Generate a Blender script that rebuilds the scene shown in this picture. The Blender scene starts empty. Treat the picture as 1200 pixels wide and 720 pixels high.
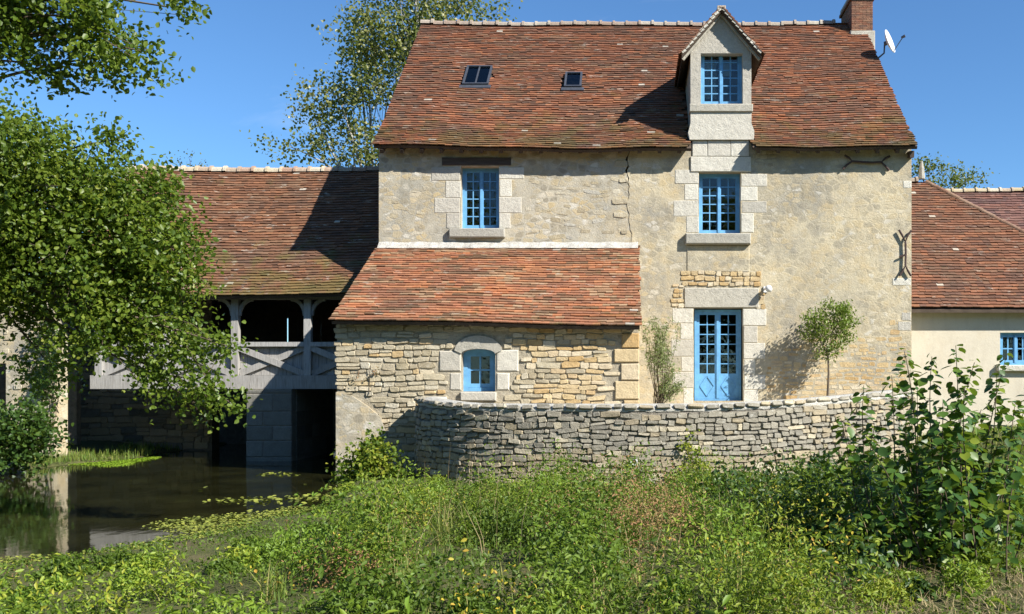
import bpy, math, random
import numpy as np
from mathutils import Vector, Matrix
R = math.radians
rng = np.random.default_rng(7)
rnd = random.Random(11)
C = bpy.context.scene.collection
SC = bpy.context.scene

# ------------------------------------------------------------------ camera
EYE = 1.9            # metres above the water
FPX = 1152.0         # focal length in photograph pixels
VX, VY = 740.0, 450.0
cam_d = bpy.data.cameras.new('camera')
cam = bpy.data.objects.new('camera', cam_d); C.objects.link(cam)
cam.location = (0, 0, EYE); cam.rotation_euler = (R(90), 0, 0)
cam_d.sensor_width = 36.0; cam_d.lens = FPX/1200*36
cam_d.shift_x = (600-VX)/1200; cam_d.shift_y = (VY-360)/1200
cam_d.clip_start = 0.05; cam_d.clip_end = 5000
SC.camera = cam

# ------------------------------------------------------------------ light
SUN = Vector((1.5, -1.0, 1.36)).normalized()
EL = math.asin(SUN.z); AZ = math.atan2(SUN.x, SUN.y)
w = bpy.data.worlds.new('World'); SC.world = w; w.use_nodes = True
nt = w.node_tree; bg = nt.nodes['Background']
sky = nt.nodes.new('ShaderNodeTexSky'); sky.sky_type = 'NISHITA'; sky.sun_disc = False
sky.sun_elevation = EL; sky.sun_rotation = AZ
sky.altitude = 300; sky.air_density = 1.0; sky.dust_density = 0.0; sky.ozone_density = 3.0
hs = nt.nodes.new('ShaderNodeMix'); hs.data_type = 'RGBA'; hs.blend_type = 'MULTIPLY'; hs.inputs[0].default_value = 1; hs.inputs[7].default_value = (0.95, 1.38, 1.72, 1)
# thin high cirrus, spread over the whole sky dome
tc = nt.nodes.new('ShaderNodeTexCoord'); mp = nt.nodes.new('ShaderNodeMapping')
mp.inputs['Rotation'].default_value = (0.25, 0.1, 2.75); mp.inputs['Scale'].default_value = (1.3, 3.2, 5.5)
nz = nt.nodes.new('ShaderNodeTexNoise'); nz.inputs['Scale'].default_value = 2.3; nz.inputs['Detail'].default_value = 7
nz.inputs['Roughness'].default_value = 0.6; nz.inputs['Distortion'].default_value = 0.5
rp = nt.nodes.new('ShaderNodeValToRGB'); rp.color_ramp.elements[0].position = 0.58; rp.color_ramp.elements[1].position = 0.95
rp.color_ramp.elements[1].color = (0.3, 0.3, 0.3, 1)
mx = nt.nodes.new('ShaderNodeMix'); mx.data_type = 'RGBA'
nt.links.new(tc.outputs['Generated'], mp.inputs['Vector']); nt.links.new(mp.outputs['Vector'], nz.inputs['Vector'])
nt.links.new(nz.outputs['Fac'], rp.inputs['Fac']); nt.links.new(rp.outputs['Color'], mx.inputs[0])
nt.links.new(sky.outputs['Color'], hs.inputs[6]); nt.links.new(hs.outputs[2], mx.inputs[6]); mx.inputs[7].default_value = (11, 12, 14.0, 1)
nt.links.new(mx.outputs[2], bg.inputs['Color'])
bg.inputs['Strength'].default_value = 0.050
sd = bpy.data.lights.new('sun', 'SUN'); sd.energy = 5.0; sd.angle = R(0.53); sd.color = (1.0, 0.955, 0.88)
so = bpy.data.objects.new('sun', sd); C.objects.link(so)
so.rotation_euler = (-SUN).to_track_quat('-Z', 'Y').to_euler(); so.location = (40, -20, 40)
SC.view_settings.view_transform = 'Standard'; SC.view_settings.look = 'None'
SC.view_settings.exposure = 1.0; SC.view_settings.gamma = 1.0; SC.view_settings.use_curve_mapping = False

def SX(px, D): return (px-VX)/FPX*D          # survey helpers: a sighted pixel at a known distance
def SZ(py, D): return EYE + (VY-py)/FPX*D
FY = 24.0                                     # the house front
def FX(px): return SX(px, FY)
def FZ(py): return SZ(py, FY)

# ------------------------------------------------------------------ materials
class NT:
    def __init__(s, name):
        s.m = bpy.data.materials.new(name); s.m.use_nodes = True
        s.t = s.m.node_tree; s.p = s.t.nodes['Principled BSDF']; s.out = s.t.nodes['Material Output']
        s.p.inputs['Roughness'].default_value = 0.85
        s.p.inputs['Specular IOR Level'].default_value = 0.2
    def n(s, typ, **kw):
        d = s.t.nodes.new(typ)
        for k, v in kw.items(): setattr(d, k, v)
        return d
    def l(s, a, b): s.t.links.new(a, b)
    def coord(s, kind='Object', scale=(1,1,1)):
        c = s.n('ShaderNodeTexCoord'); m = s.n('ShaderNodeMapping'); m.inputs['Scale'].default_value = scale
        s.l(c.outputs[kind], m.inputs['Vector']); return m.outputs['Vector']
    def world(s, scale=(1,1,1)):
        g = s.n('ShaderNodeNewGeometry'); m = s.n('ShaderNodeMapping'); m.inputs['Scale'].default_value = scale
        s.l(g.outputs['Position'], m.inputs['Vector']); return m.outputs['Vector']
    def noise(s, vec, scale, detail=4, rough=0.55, dist=0.0):
        d = s.n('ShaderNodeTexNoise'); d.inputs['Scale'].default_value = scale; d.inputs['Detail'].default_value = detail
        d.inputs['Roughness'].default_value = rough; d.inputs['Distortion'].default_value = dist
        s.l(vec, d.inputs['Vector']); return d.outputs['Fac']
    def ramp(s, fac, stops, interp='LINEAR'):
        d = s.n('ShaderNodeValToRGB'); r = d.color_ramp; r.interpolation = interp
        while len(r.elements) < len(stops): r.elements.new(0.5)
        for e, (p, c) in zip(r.elements, stops):
            e.position = p; e.color = (*c, 1) if len(c) == 3 else c
        s.l(fac, d.inputs['Fac']); return d.outputs['Color']
    def mask(s, fac, lo, hi): return s.ramp(fac, [(lo, (0,0,0)), (hi, (1,1,1))])
    def mix(s, fac, a, b, blend='MIX'):
        d = s.n('ShaderNodeMix', data_type='RGBA', blend_type=blend)
        for i, v in ((0, fac), (6, a), (7, b)):
            if isinstance(v, (int, float)): d.inputs[i].default_value = v
            elif isinstance(v, tuple): d.inputs[i].default_value = (*v, 1)
            else: s.l(v, d.inputs[i])
        return d.outputs[2]
    def math(s, op, a, b=0.0):
        d = s.n('ShaderNodeMath', operation=op)
        for i, v in ((0, a), (1, b)):
            if isinstance(v, (int, float)): d.inputs[i].default_value = v
            else: s.l(v, d.inputs[i])
        return d.outputs[0]
    def attr(s, name, out='Fac'):
        d = s.n('ShaderNodeAttribute'); d.attribute_name = name; return d.outputs[out]
    def bump(s, h, strength=0.5, dist=0.02):
        d = s.n('ShaderNodeBump'); d.inputs['Strength'].default_value = strength; d.inputs['Distance'].default_value = dist
        s.l(h, d.inputs['Height'])
        s.l(d.outputs['Normal'], s.p.inputs['Normal']); return d
    def col(s, c): s.l(c, s.p.inputs['Base Color'])
    def rand(s):
        o = s.n('ShaderNodeObjectInfo'); return s.math('FRACT', s.math('ADD', o.outputs['Random'], s.attr('tint')))

def stone_mat(name, stops, rough=0.9, lich=0.0, lichcol=(0.55,0.53,0.46), dark=0.25):
    k = NT(name); v = k.world()
    base = k.ramp(k.rand(), stops)
    n1 = k.noise(v, 7, 6, 0.65)
    c = k.mix(k.math('MULTIPLY', k.mask(n1, 0.3, 0.75), dark), base, (0.10,0.085,0.06))
    n3 = k.noise(v, 38, 4, 0.7)
    c = k.mix(0.55, c, k.ramp(n3, [(0.25,(0.35,0.33,0.3)),(0.75,(0.72,0.7,0.66))]), 'OVERLAY')
    if lich:
        n2 = k.noise(v, 11, 5, 0.7)
        c = k.mix(k.math('MULTIPLY', k.mask(n2, 0.58, 0.68), lich), c, lichcol)
    k.col(c); k.p.inputs['Roughness'].default_value = rough
    k.bump(k.math('ADD', n1, k.math('MULTIPLY', n3, 0.5)), 0.8, 0.03)
    return k.m

M = {}
M['ashlar'] = stone_mat('pale_limestone', [(0,(0.52,0.50,0.44)),(0.5,(0.62,0.60,0.53)),(1,(0.43,0.41,0.36))], lich=0.45, lichcol=(0.33,0.32,0.28), dark=0.22)
M['ashlar_grey'] = stone_mat('grey_limestone', [(0,(0.36,0.35,0.31)),(1,(0.46,0.44,0.38))], lich=0.5, lichcol=(0.24,0.23,0.20), dark=0.3)
M['rub_tan'] = stone_mat('tan_rubble_stone', [(0,(0.40,0.345,0.235)),(0.35,(0.48,0.43,0.32)),(0.7,(0.34,0.29,0.20)),(1,(0.54,0.50,0.40))], lich=0.4)
M['rub_ochre'] = stone_mat('ochre_rubble_stone', [(0,(0.50,0.36,0.18)),(0.3,(0.56,0.46,0.29)),(0.6,(0.46,0.31,0.14)),(0.8,(0.60,0.53,0.40)),(1,(0.52,0.40,0.22))], lich=0.15)
M['rub_grey'] = stone_mat('lichened_grey_stone', [(0,(0.25,0.235,0.195)),(0.4,(0.33,0.31,0.255)),(0.7,(0.21,0.20,0.17)),(0.9,(0.38,0.35,0.28)),(1,(0.54,0.48,0.35))], lich=0.6, lichcol=(0.47,0.455,0.40), dark=0.35)
M['rub_base'] = stone_mat('brown_grey_stone', [(0,(0.34,0.29,0.20)),(0.4,(0.28,0.24,0.175)),(0.8,(0.40,0.34,0.23)),(1,(0.30,0.28,0.23))], lich=0.3)
M['pier'] = stone_mat('shade_dark_pier_stone', [(0,(0.15,0.15,0.135)),(0.5,(0.21,0.21,0.19)),(1,(0.10,0.10,0.09))], lich=0.7, lichcol=(0.18,0.18,0.15), dark=0.5)  # stone colour taken down to the tone of the shaded pier
M['rock'] = stone_mat('bank_rock', [(0,(0.34,0.32,0.28)),(1,(0.42,0.40,0.36))], lich=0.4)

def mortar_mat(name, a, b, bumpd=0.03):
    k = NT(name); v = k.world()
    n = k.noise(v, 9, 6, 0.65); f = k.noise(v, 45, 3, 0.7)
    c = k.ramp(n, [(0.3, a), (0.7, b)])
    c = k.mix(0.5, c, k.ramp(f, [(0.25,(0.35,0.35,0.35)),(0.75,(0.7,0.7,0.7))]), 'OVERLAY')
    k.col(c); k.bump(k.math('ADD', n, f), 0.9, bumpd); return k.m
M['mortar'] = mortar_mat('lime_mortar', (0.30,0.26,0.19), (0.44,0.39,0.29))
M['mortar_ochre'] = mortar_mat('sandy_mortar', (0.42,0.33,0.19), (0.56,0.46,0.30))
M['mortar_dark'] = mortar_mat('old_grey_mortar', (0.15,0.135,0.11), (0.27,0.245,0.20))
M['mortar_cap'] = mortar_mat('grey_lime_bedding', (0.36,0.345,0.30), (0.54,0.52,0.46))
M['mortar_white'] = mortar_mat('white_lime_capping', (0.34,0.32,0.28), (0.56,0.54,0.485))

def plaster_mat(name, cream, grey, ochre, rubble=0.0, grain=1.0):
    """old lime render: blotches, sandy grain, rubble ghosting through"""
    k = NT(name); v = k.world()
    big = k.noise(v, 0.55, 5, 0.6, 0.4); mid = k.noise(v, 2.6, 6, 0.68); fine = k.noise(v, 26, 5, 0.75)
    vs = k.world((1, 1, 0.28)); streak = k.noise(vs, 3.5, 5, 0.65)
    c = k.mix(k.mask(k.math('ADD', k.math('MULTIPLY', big, .7), k.math('MULTIPLY', mid, .3)), 0.42, 0.60), cream, grey)
    c = k.mix(k.math('MULTIPLY', k.mask(k.noise(v, 1.5, 6, 0.72), 0.50, 0.68), 0.7), c, ochre)
    c = k.mix(k.math('MULTIPLY', k.mask(streak, 0.52, 0.72), 0.55*grain), c, (0.23,0.205,0.15))
    h = k.math('ADD', k.math('MULTIPLY', mid, 0.6), k.math('MULTIPLY', fine, 0.5))
    if rubble:
        vv = k.n('ShaderNodeTexVoronoi'); vv.inputs['Scale'].default_value = 4.6
        k.l(k.world((1, 1, 1.55)), vv.inputs['Vector'])
        ve = k.n('ShaderNodeTexVoronoi', feature='DISTANCE_TO_EDGE'); ve.inputs['Scale'].default_value = 4.6
        k.l(k.world((1, 1, 1.55)), ve.inputs['Vector'])
        bw = k.n('ShaderNodeRGBToBW'); k.l(vv.outputs['Color'], bw.inputs[0])
        sc = k.ramp(bw.outputs[0], [(0.2, (0.27,0.24,0.18)), (0.42, (0.40,0.34,0.23)), (0.6, (0.46,0.36,0.20)), (0.85, (0.56,0.53,0.46))])
        msk = k.math('MULTIPLY', k.mask(k.noise(v, 1.7, 5, 0.7), 0.40, 0.54), k.mask(k.math('ADD', ve.outputs['Distance'], k.math('MULTIPLY', k.math('SUBTRACT', fine, .5), .25)), 0.04, 0.15))
        c = k.mix(k.math('MULTIPLY', msk, rubble), c, sc)
        h = k.math('ADD', h, k.math('MULTIPLY', msk, 0.10))
    sp = k.noise(v, 60, 3, 0.8)
    pit = k.noise(v, 7, 6, 0.8)
    c = k.mix(k.math('MULTIPLY', k.mask(pit, 0.60, 0.72), 0.75*grain), c, (0.20,0.16,0.095)); c = k.mix(k.math('MULTIPLY', k.math('SUBTRACT', 1.0, k.mask(pit, 0.30, 0.42)), 0.5*grain), c, (0.55,0.49,0.37))
    c = k.mix(0.6*grain, c, k.ramp(k.math('ADD', k.math('MULTIPLY', fine, .5), k.math('MULTIPLY', sp, .5)), [(0.3,(0.3,0.3,0.3)),(0.7,(0.72,0.72,0.72))]), 'OVERLAY')
    h = k.math('ADD', h, k.math('MULTIPLY', pit, 0.5))
    k.col(c); k.bump(h, 0.75*grain, 0.03); k.p.inputs['Roughness'].default_value = 0.95
    return k.m
M['plaster'] = plaster_mat('cream_lime_render', (0.52,0.45,0.31), (0.305,0.28,0.225), (0.48,0.365,0.195), 0.6)
M['plaster_left'] = plaster_mat('flush_pointed_rubble', (0.46,0.415,0.32), (0.33,0.31,0.255), (0.44,0.345,0.20), 0.9)
M['plaster_new'] = plaster_mat('smooth_cream_render', (0.60,0.54,0.42), (0.55,0.495,0.39), (0.54,0.47,0.35), 0.0, 0.35)

def tile_mat(name, moss=0.0, lichen=0.6, mossz=(0,1)):
    k = NT(name); v = k.world()
    c = k.attr('col', 'Color')
    n = k.noise(v, 14, 5, 0.7); big = k.noise(v, 0.9, 4, 0.6)
    c = k.mix(k.math('MULTIPLY', k.mask(n, 0.45, 0.75), 0.3), c, (0.085,0.055,0.042))
    c = k.mix(k.math('MULTIPLY', k.mask(big, 0.45, 0.70), 0.5), c, (0.095,0.068,0.05)); ms2 = k.noise(k.world((1,1,1.4)), 3.2, 6, 0.75); c = k.mix(k.math('MULTIPLY', k.mask(ms2, 0.60, 0.68), 0.55), c, (0.075,0.06,0.035))
    l1 = k.noise(k.world((.55, 1, 1.3)), 5.0, 6, 0.75)
    c = k.mix(k.math('MULTIPLY', k.mask(l1, 0.59, 0.67), lichen*.8), c, (0.50,0.46,0.38))
    if moss:
        g = k.n('ShaderNodeNewGeometry'); sx = k.n('ShaderNodeSeparateXYZ'); k.l(g.outputs['Position'], sx.inputs[0])
        hz = k.n('ShaderNodeMapRange'); hz.inputs['From Min'].default_value = mossz[1]; hz.inputs['From Max'].default_value = mossz[0]
        k.l(sx.outputs['Z'], hz.inputs['Value'])
        mm = k.math('ADD', k.noise(v, 1.6, 6, 0.7), k.math('MULTIPLY', hz.outputs[0], 0.2))
        c = k.mix(k.math('MULTIPLY', k.mask(mm, 0.6, 0.72), moss), c, (0.115,0.115,0.03))
    k.col(c); k.bump(n, 0.5, 0.012); k.p.inputs['Roughness'].default_value = 0.88
    return k.m
M['tile_main'] = tile_mat('old_clay_tile', 0.35, 0.65, (7.6, 9.4))
M['tile_lean'] = tile_mat('weathered_orange_tile', 0.45, 0.75, (2.6, 3.6))
M['tile_wing'] = tile_mat('mossy_clay_tile', 0.5, 0.75, (4.1, 6.2))
M['tile_right'] = tile_mat('brown_clay_tile', 0.1, 0.55)

def flat_mat(name, c, rough=0.6, var=0.25, scale=8, metal=0.0, spec=0.3, bump=0.2, stretch=(1,1,1)):
    k = NT(name); v = k.world(stretch); n = k.noise(v, scale, 5, 0.65)
    d = tuple(x*(1-var) for x in c); e = tuple(min(1, x*(1+var)) for x in c)
    k.col(k.ramp(n, [(0.3, d), (0.7, e)])); k.p.inputs['Roughness'].default_value = rough
    k.p.inputs['Metallic'].default_value = metal; k.p.inputs['Specular IOR Level'].default_value = spec
    if bump: k.bump(n, bump, 0.01)
    return k.m
M['blue'] = flat_mat('blue_joinery_paint', (0.135,0.345,0.58), 0.65, 0.2, 6, spec=0.25, bump=0.15)
M['deck'] = flat_mat('dark_roof_timber', (0.075,0.055,0.04), 0.9, 0.3, 6)
M['lintel_wood'] = flat_mat('old_oak_lintel', (0.07,0.055,0.045), 0.85, 0.4, 6, stretch=(0.4,4,6))
M['iron'] = flat_mat('rusty_iron', (0.075,0.05,0.045), 0.7, 0.35, 20, metal=0.4)
M['brick'] = stone_mat('chimney_brick', [(0,(0.25,0.105,0.065)),(0.4,(0.19,0.095,0.065)),(0.75,(0.30,0.16,0.10)),(1,(0.14,0.08,0.065))], dark=0.4, lich=.3, lichcol=(.3,.25,.2))
M['white_metal'] = flat_mat('white_enamel', (0.72,0.72,0.70), 0.4, 0.06, 6, spec=0.4, bump=0)
M['grey_metal'] = flat_mat('galvanised_metal', (0.10,0.11,0.13), 0.5, 0.2, 12, metal=0.6, bump=0)
M['black'] = flat_mat('bore_black', (0.015,0.015,0.017), 0.5, 0.2, bump=0)
M['curtain'] = flat_mat('white_net_curtain', (0.75,0.76,0.78), 0.9, 0.08, 3, bump=0)
M['interior'] = flat_mat('dim_interior', (0.022,0.02,0.018), 0.95, 0.2, bump=0)  # near black, so the darkness of the rooms sits in the wall colour
M['bark'] = flat_mat('bark', (0.11,0.085,0.06), 0.95, 0.45, 9, bump=0.8, stretch=(1,1,0.3))
M['bark_pale'] = flat_mat('pale_poplar_bark', (0.30,0.28,0.23), 0.9, 0.35, 6, bump=0.5)
M['twig'] = flat_mat('brown_twig', (0.085,0.065,0.04), 0.9, 0.3, 9)

def wood_mat():
    k = NT('silvered_oak'); v = k.world((9, 9, 0.8))
    n = k.noise(v, 4, 6, 0.7, 0.6); r = k.rand()
    c = k.ramp(n, [(0.25,(0.15,0.145,0.135)),(0.5,(0.36,0.35,0.33)),(0.8,(0.50,0.49,0.465))])
    c = k.mix(k.math('MULTIPLY', r, 0.35), c, (0.20,0.17,0.135))
    k.col(c); k.bump(n, 0.6, 0.012); return k.m
M['oak'] = wood_mat()

def glass_mat():
    k = NT('window_glass'); t = k.t
    t.nodes.remove(k.p)
    gl = k.n('ShaderNodeBsdfGlossy'); gl.inputs['Roughness'].default_value = 0.02
    tr = k.n('ShaderNodeBsdfTransparent'); tr.inputs['Color'].default_value = (0.72,0.78,0.76,1)
    fr = k.n('ShaderNodeFresnel'); fr.inputs['IOR'].default_value = 1.58
    v = k.world(); n = k.noise(v, 3.0, 2, 0.5)
    b = k.n('ShaderNodeBump'); b.inputs['Strength'].default_value = 0.25; b.inputs['Distance'].default_value = 0.02
    k.l(n, b.inputs['Height']); k.l(b.outputs['Normal'], gl.inputs['Normal'])
    ms = k.n('ShaderNodeMixShader'); k.l(fr.outputs[0], ms.inputs[0]); k.l(tr.outputs[0], ms.inputs[1]); k.l(gl.outputs[0], ms.inputs[2])
    k.l(ms.outputs[0], k.out.inputs['Surface']); return k.m
M['glass'] = glass_mat()

def leaf_mat(name, stops, trans=0.3, rough=0.5, obj=False, spec=0.35):
    k = NT(name)
    f = k.rand() if obj else k.attr('tint')
    c = k.ramp(f, stops); k.col(c)
    k.p.inputs['Roughness'].default_value = rough; k.p.inputs['Specular IOR Level'].default_value = spec
    tl = k.n('ShaderNodeBsdfTranslucent')
    k.l(k.mix(0.6, c, (0.30,0.42,0.03)), tl.inputs['Color'])
    ms = k.n('ShaderNodeMixShader'); ms.inputs[0].default_value = trans
    k.l(k.p.outputs[0], ms.inputs[1]); k.l(tl.outputs[0], ms.inputs[2]); k.l(ms.outputs[0], k.out.inputs['Surface'])
    return k.m
M['leaf_alder'] = leaf_mat('alder_leaf', [(0,(0.045,0.085,0.011)),(0.45,(0.10,0.155,0.018)),(0.8,(0.18,0.225,0.028)),(0.96,(0.29,0.27,0.035)),(1,(0.24,0.13,0.03))], 0.36, 0.42)
M['leaf_poplar'] = leaf_mat('poplar_leaf', [(0,(0.085,0.11,0.03)),(0.5,(0.16,0.175,0.05)),(0.85,(0.25,0.24,0.08)),(1,(0.40,0.38,0.27))], 0.3, 0.4)
M['leaf_shrub'] = leaf_mat('shrub_leaf', [(0,(0.030,0.075,0.013)),(0.5,(0.055,0.12,0.02)),(0.85,(0.10,0.17,0.025)),(1,(0.24,0.28,0.03))], 0.28, 0.42, obj=True)
M['leaf_shrub_s'] = M['leaf_shrub']
M['leaf_small'] = leaf_mat('privet_leaf', [(0,(0.07,0.12,0.018)),(0.5,(0.14,0.21,0.025)),(1,(0.25,0.30,0.05))], 0.25, 0.4)
M['leaf_feather'] = leaf_mat('feathery_leaf', [(0,(0.13,0.17,0.06)),(0.5,(0.20,0.25,0.08)),(1,(0.32,0.34,0.18))], 0.25, 0.6)
M['leaf_dark'] = leaf_mat('dark_bush_leaf', [(0,(0.02,0.05,0.01)),(0.6,(0.045,0.09,0.015)),(1,(0.09,0.14,0.02))], 0.25, 0.45)
M['weed_green'] = leaf_mat('nettle_leaf', [(0,(0.045,0.085,0.010)),(0.4,(0.10,0.16,0.015)),(0.75,(0.20,0.24,0.022)),(1,(0.36,0.31,0.04))], 0.3, 0.55)
M['weed_lime'] = leaf_mat('lime_weed_leaf', [(0,(0.11,0.18,0.02)),(0.5,(0.20,0.26,0.025)),(0.85,(0.32,0.31,0.03)),(1,(0.45,0.33,0.04))], 0.35, 0.55)
M['weed_fresh'] = leaf_mat('fresh_weed_leaf', [(0,(0.07,0.13,0.014)),(0.5,(0.14,0.23,0.022)),(0.85,(0.24,0.31,0.03)),(1,(0.36,0.34,0.04))], 0.32, 0.5)
M['weed_yellow'] = leaf_mat('yellowing_leaf', [(0,(0.30,0.28,0.03)),(0.6,(0.48,0.38,0.04)),(1,(0.45,0.22,0.05))], 0.3, 0.6)
M['weed_red'] = leaf_mat('russet_seedhead', [(0,(0.17,0.085,0.045)),(0.5,(0.30,0.16,0.075)),(0.8,(0.30,0.23,0.09)),(1,(0.32,0.12,0.12))], 0.15, 0.8)
M['grass'] = leaf_mat('grass_blade', [(0,(0.06,0.12,0.015)),(0.5,(0.13,0.19,0.03)),(0.8,(0.25,0.25,0.06)),(1,(0.42,0.34,0.15))], 0.3, 0.6)
M['straw'] = leaf_mat('dry_straw', [(0,(0.22,0.17,0.08)),(0.6,(0.40,0.32,0.17)),(1,(0.20,0.13,0.07))], 0.15, 0.8)
M['duckweed'] = leaf_mat('duckweed', [(0,(0.10,0.18,0.01)),(0.6,(0.17,0.29,0.015)),(1,(0.25,0.33,0.03))], 0.1, 0.6)
M['lily'] = leaf_mat('floating_weed', [(0,(0.10,0.12,0.02)),(0.5,(0.20,0.23,0.035)),(1,(0.32,0.33,0.06))], 0.1, 0.45)

def ground_mat():
    k = NT('bank_soil'); v = k.world()
    n = k.noise(v, 1.3, 6, 0.65); f = k.noise(v, 18, 5, 0.7)
    c = k.ramp(n, [(0.3,(0.055,0.06,0.02)),(0.5,(0.085,0.10,0.028)),(0.7,(0.14,0.115,0.06))])
    c = k.mix(k.math('MULTIPLY', k.mask(f, 0.45, 0.7), 0.5), c, (0.17,0.14,0.07))
    k.col(c); k.bump(f, 1.0, 0.05); k.p.inputs['Roughness'].default_value = 1.0; return k.m
M['ground'] = ground_mat()
M['gravel'] = mortar_mat('terrace_gravel', (0.30,0.27,0.21), (0.42,0.38,0.30))
def water_mat():
    k = NT('stream_water'); v = k.world((1, 0.6, 1))
    n = k.noise(v, 3.0, 3, 0.5, 0.4); n2 = k.noise(v, 14, 3, 0.6)
    m = k.noise(k.world(), 0.9, 5, 0.65)
    k.col(k.ramp(m, [(0.35,(0.010,0.0105,0.004)),(0.6,(0.022,0.022,0.008)),(0.75,(0.032,0.036,0.011))]))
    k.p.inputs['Roughness'].default_value = 0.04; k.p.inputs['IOR'].default_value = 1.33
    k.p.inputs['Specular IOR Level'].default_value = 0.5
    k.bump(k.math('ADD', n, k.math('MULTIPLY', n2, 0.15)), 0.10, 0.02); return k.m
M['water'] = water_mat()

# ------------------------------------------------------------------ mesh helpers
def tag(o, label=None, cat=None, group=None, kind=None):
    if label: o['label'] = label
    if cat: o['category'] = cat
    if group: o['group'] = group
    if kind: o['kind'] = kind
    return o
def thing(name, loc, label, cat, group=None):
    o = bpy.data.objects.new(name, None); C.objects.link(o); o.location = loc; o.empty_display_size = 0.2
    return tag(o, label, cat, group)
bpy.context.view_layer.update()
def link(o, parent=None):
    C.objects.link(o)
    if parent is not None:
        o.parent = parent
        t = parent; off = Vector((0,0,0))
        while t is not None:
            off += Vector(t.location); t = t.parent
        o.location = Vector(o.location) - off
    return o
def build(name, verts, faces, mat, parent=None, smooth=False, col=None, tint=None):
    me = bpy.data.meshes.new(name); me.from_pydata([tuple(v) for v in verts], [], faces); me.update()
    me.materials.append(mat)
    if smooth: me.polygons.foreach_set('use_smooth', [True]*len(me.polygons))
    if col is not None:
        a = me.attributes.new('col', 'FLOAT_COLOR', 'POINT'); a.data.foreach_set('color', np.asarray(col, dtype=np.float32).ravel())
    if tint is not None:
        a = me.attributes.new('tint', 'FLOAT', 'POINT'); a.data.foreach_set('value', np.asarray(tint, dtype=np.float32))
    return link(bpy.data.objects.new(name, me), parent)
def fast_mesh(name, V, F, mat, parent=None, tint=None, col=None, smooth=False):
    """V (n,3) array, F (m,k) array: all faces with k corners"""
    V = np.asarray(V, dtype=np.float32); F = np.asarray(F, dtype=np.int32); m, kk = F.shape
    me = bpy.data.meshes.new(name); me.vertices.add(len(V)); me.vertices.foreach_set('co', V.ravel())
    me.loops.add(m*kk); me.loops.foreach_set('vertex_index', F.ravel())
    me.polygons.add(m); me.polygons.foreach_set('loop_start', np.arange(0, m*kk, kk, dtype=np.int32))
    me.polygons.foreach_set('loop_total', np.full(m, kk, dtype=np.int32))
    me.polygons.foreach_set('use_smooth', np.full(m, smooth, dtype=bool))
    me.update(calc_edges=True); me.materials.append(mat)
    if tint is not None:
        a = me.attributes.new('tint', 'FLOAT', 'POINT'); a.data.foreach_set('value', np.asarray(tint, dtype=np.float32))
    if col is not None:
        a = me.attributes.new('col', 'FLOAT_COLOR', 'POINT'); a.data.foreach_set('color', np.asarray(col, dtype=np.float32).ravel())
    return link(bpy.data.objects.new(name, me), parent)
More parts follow.
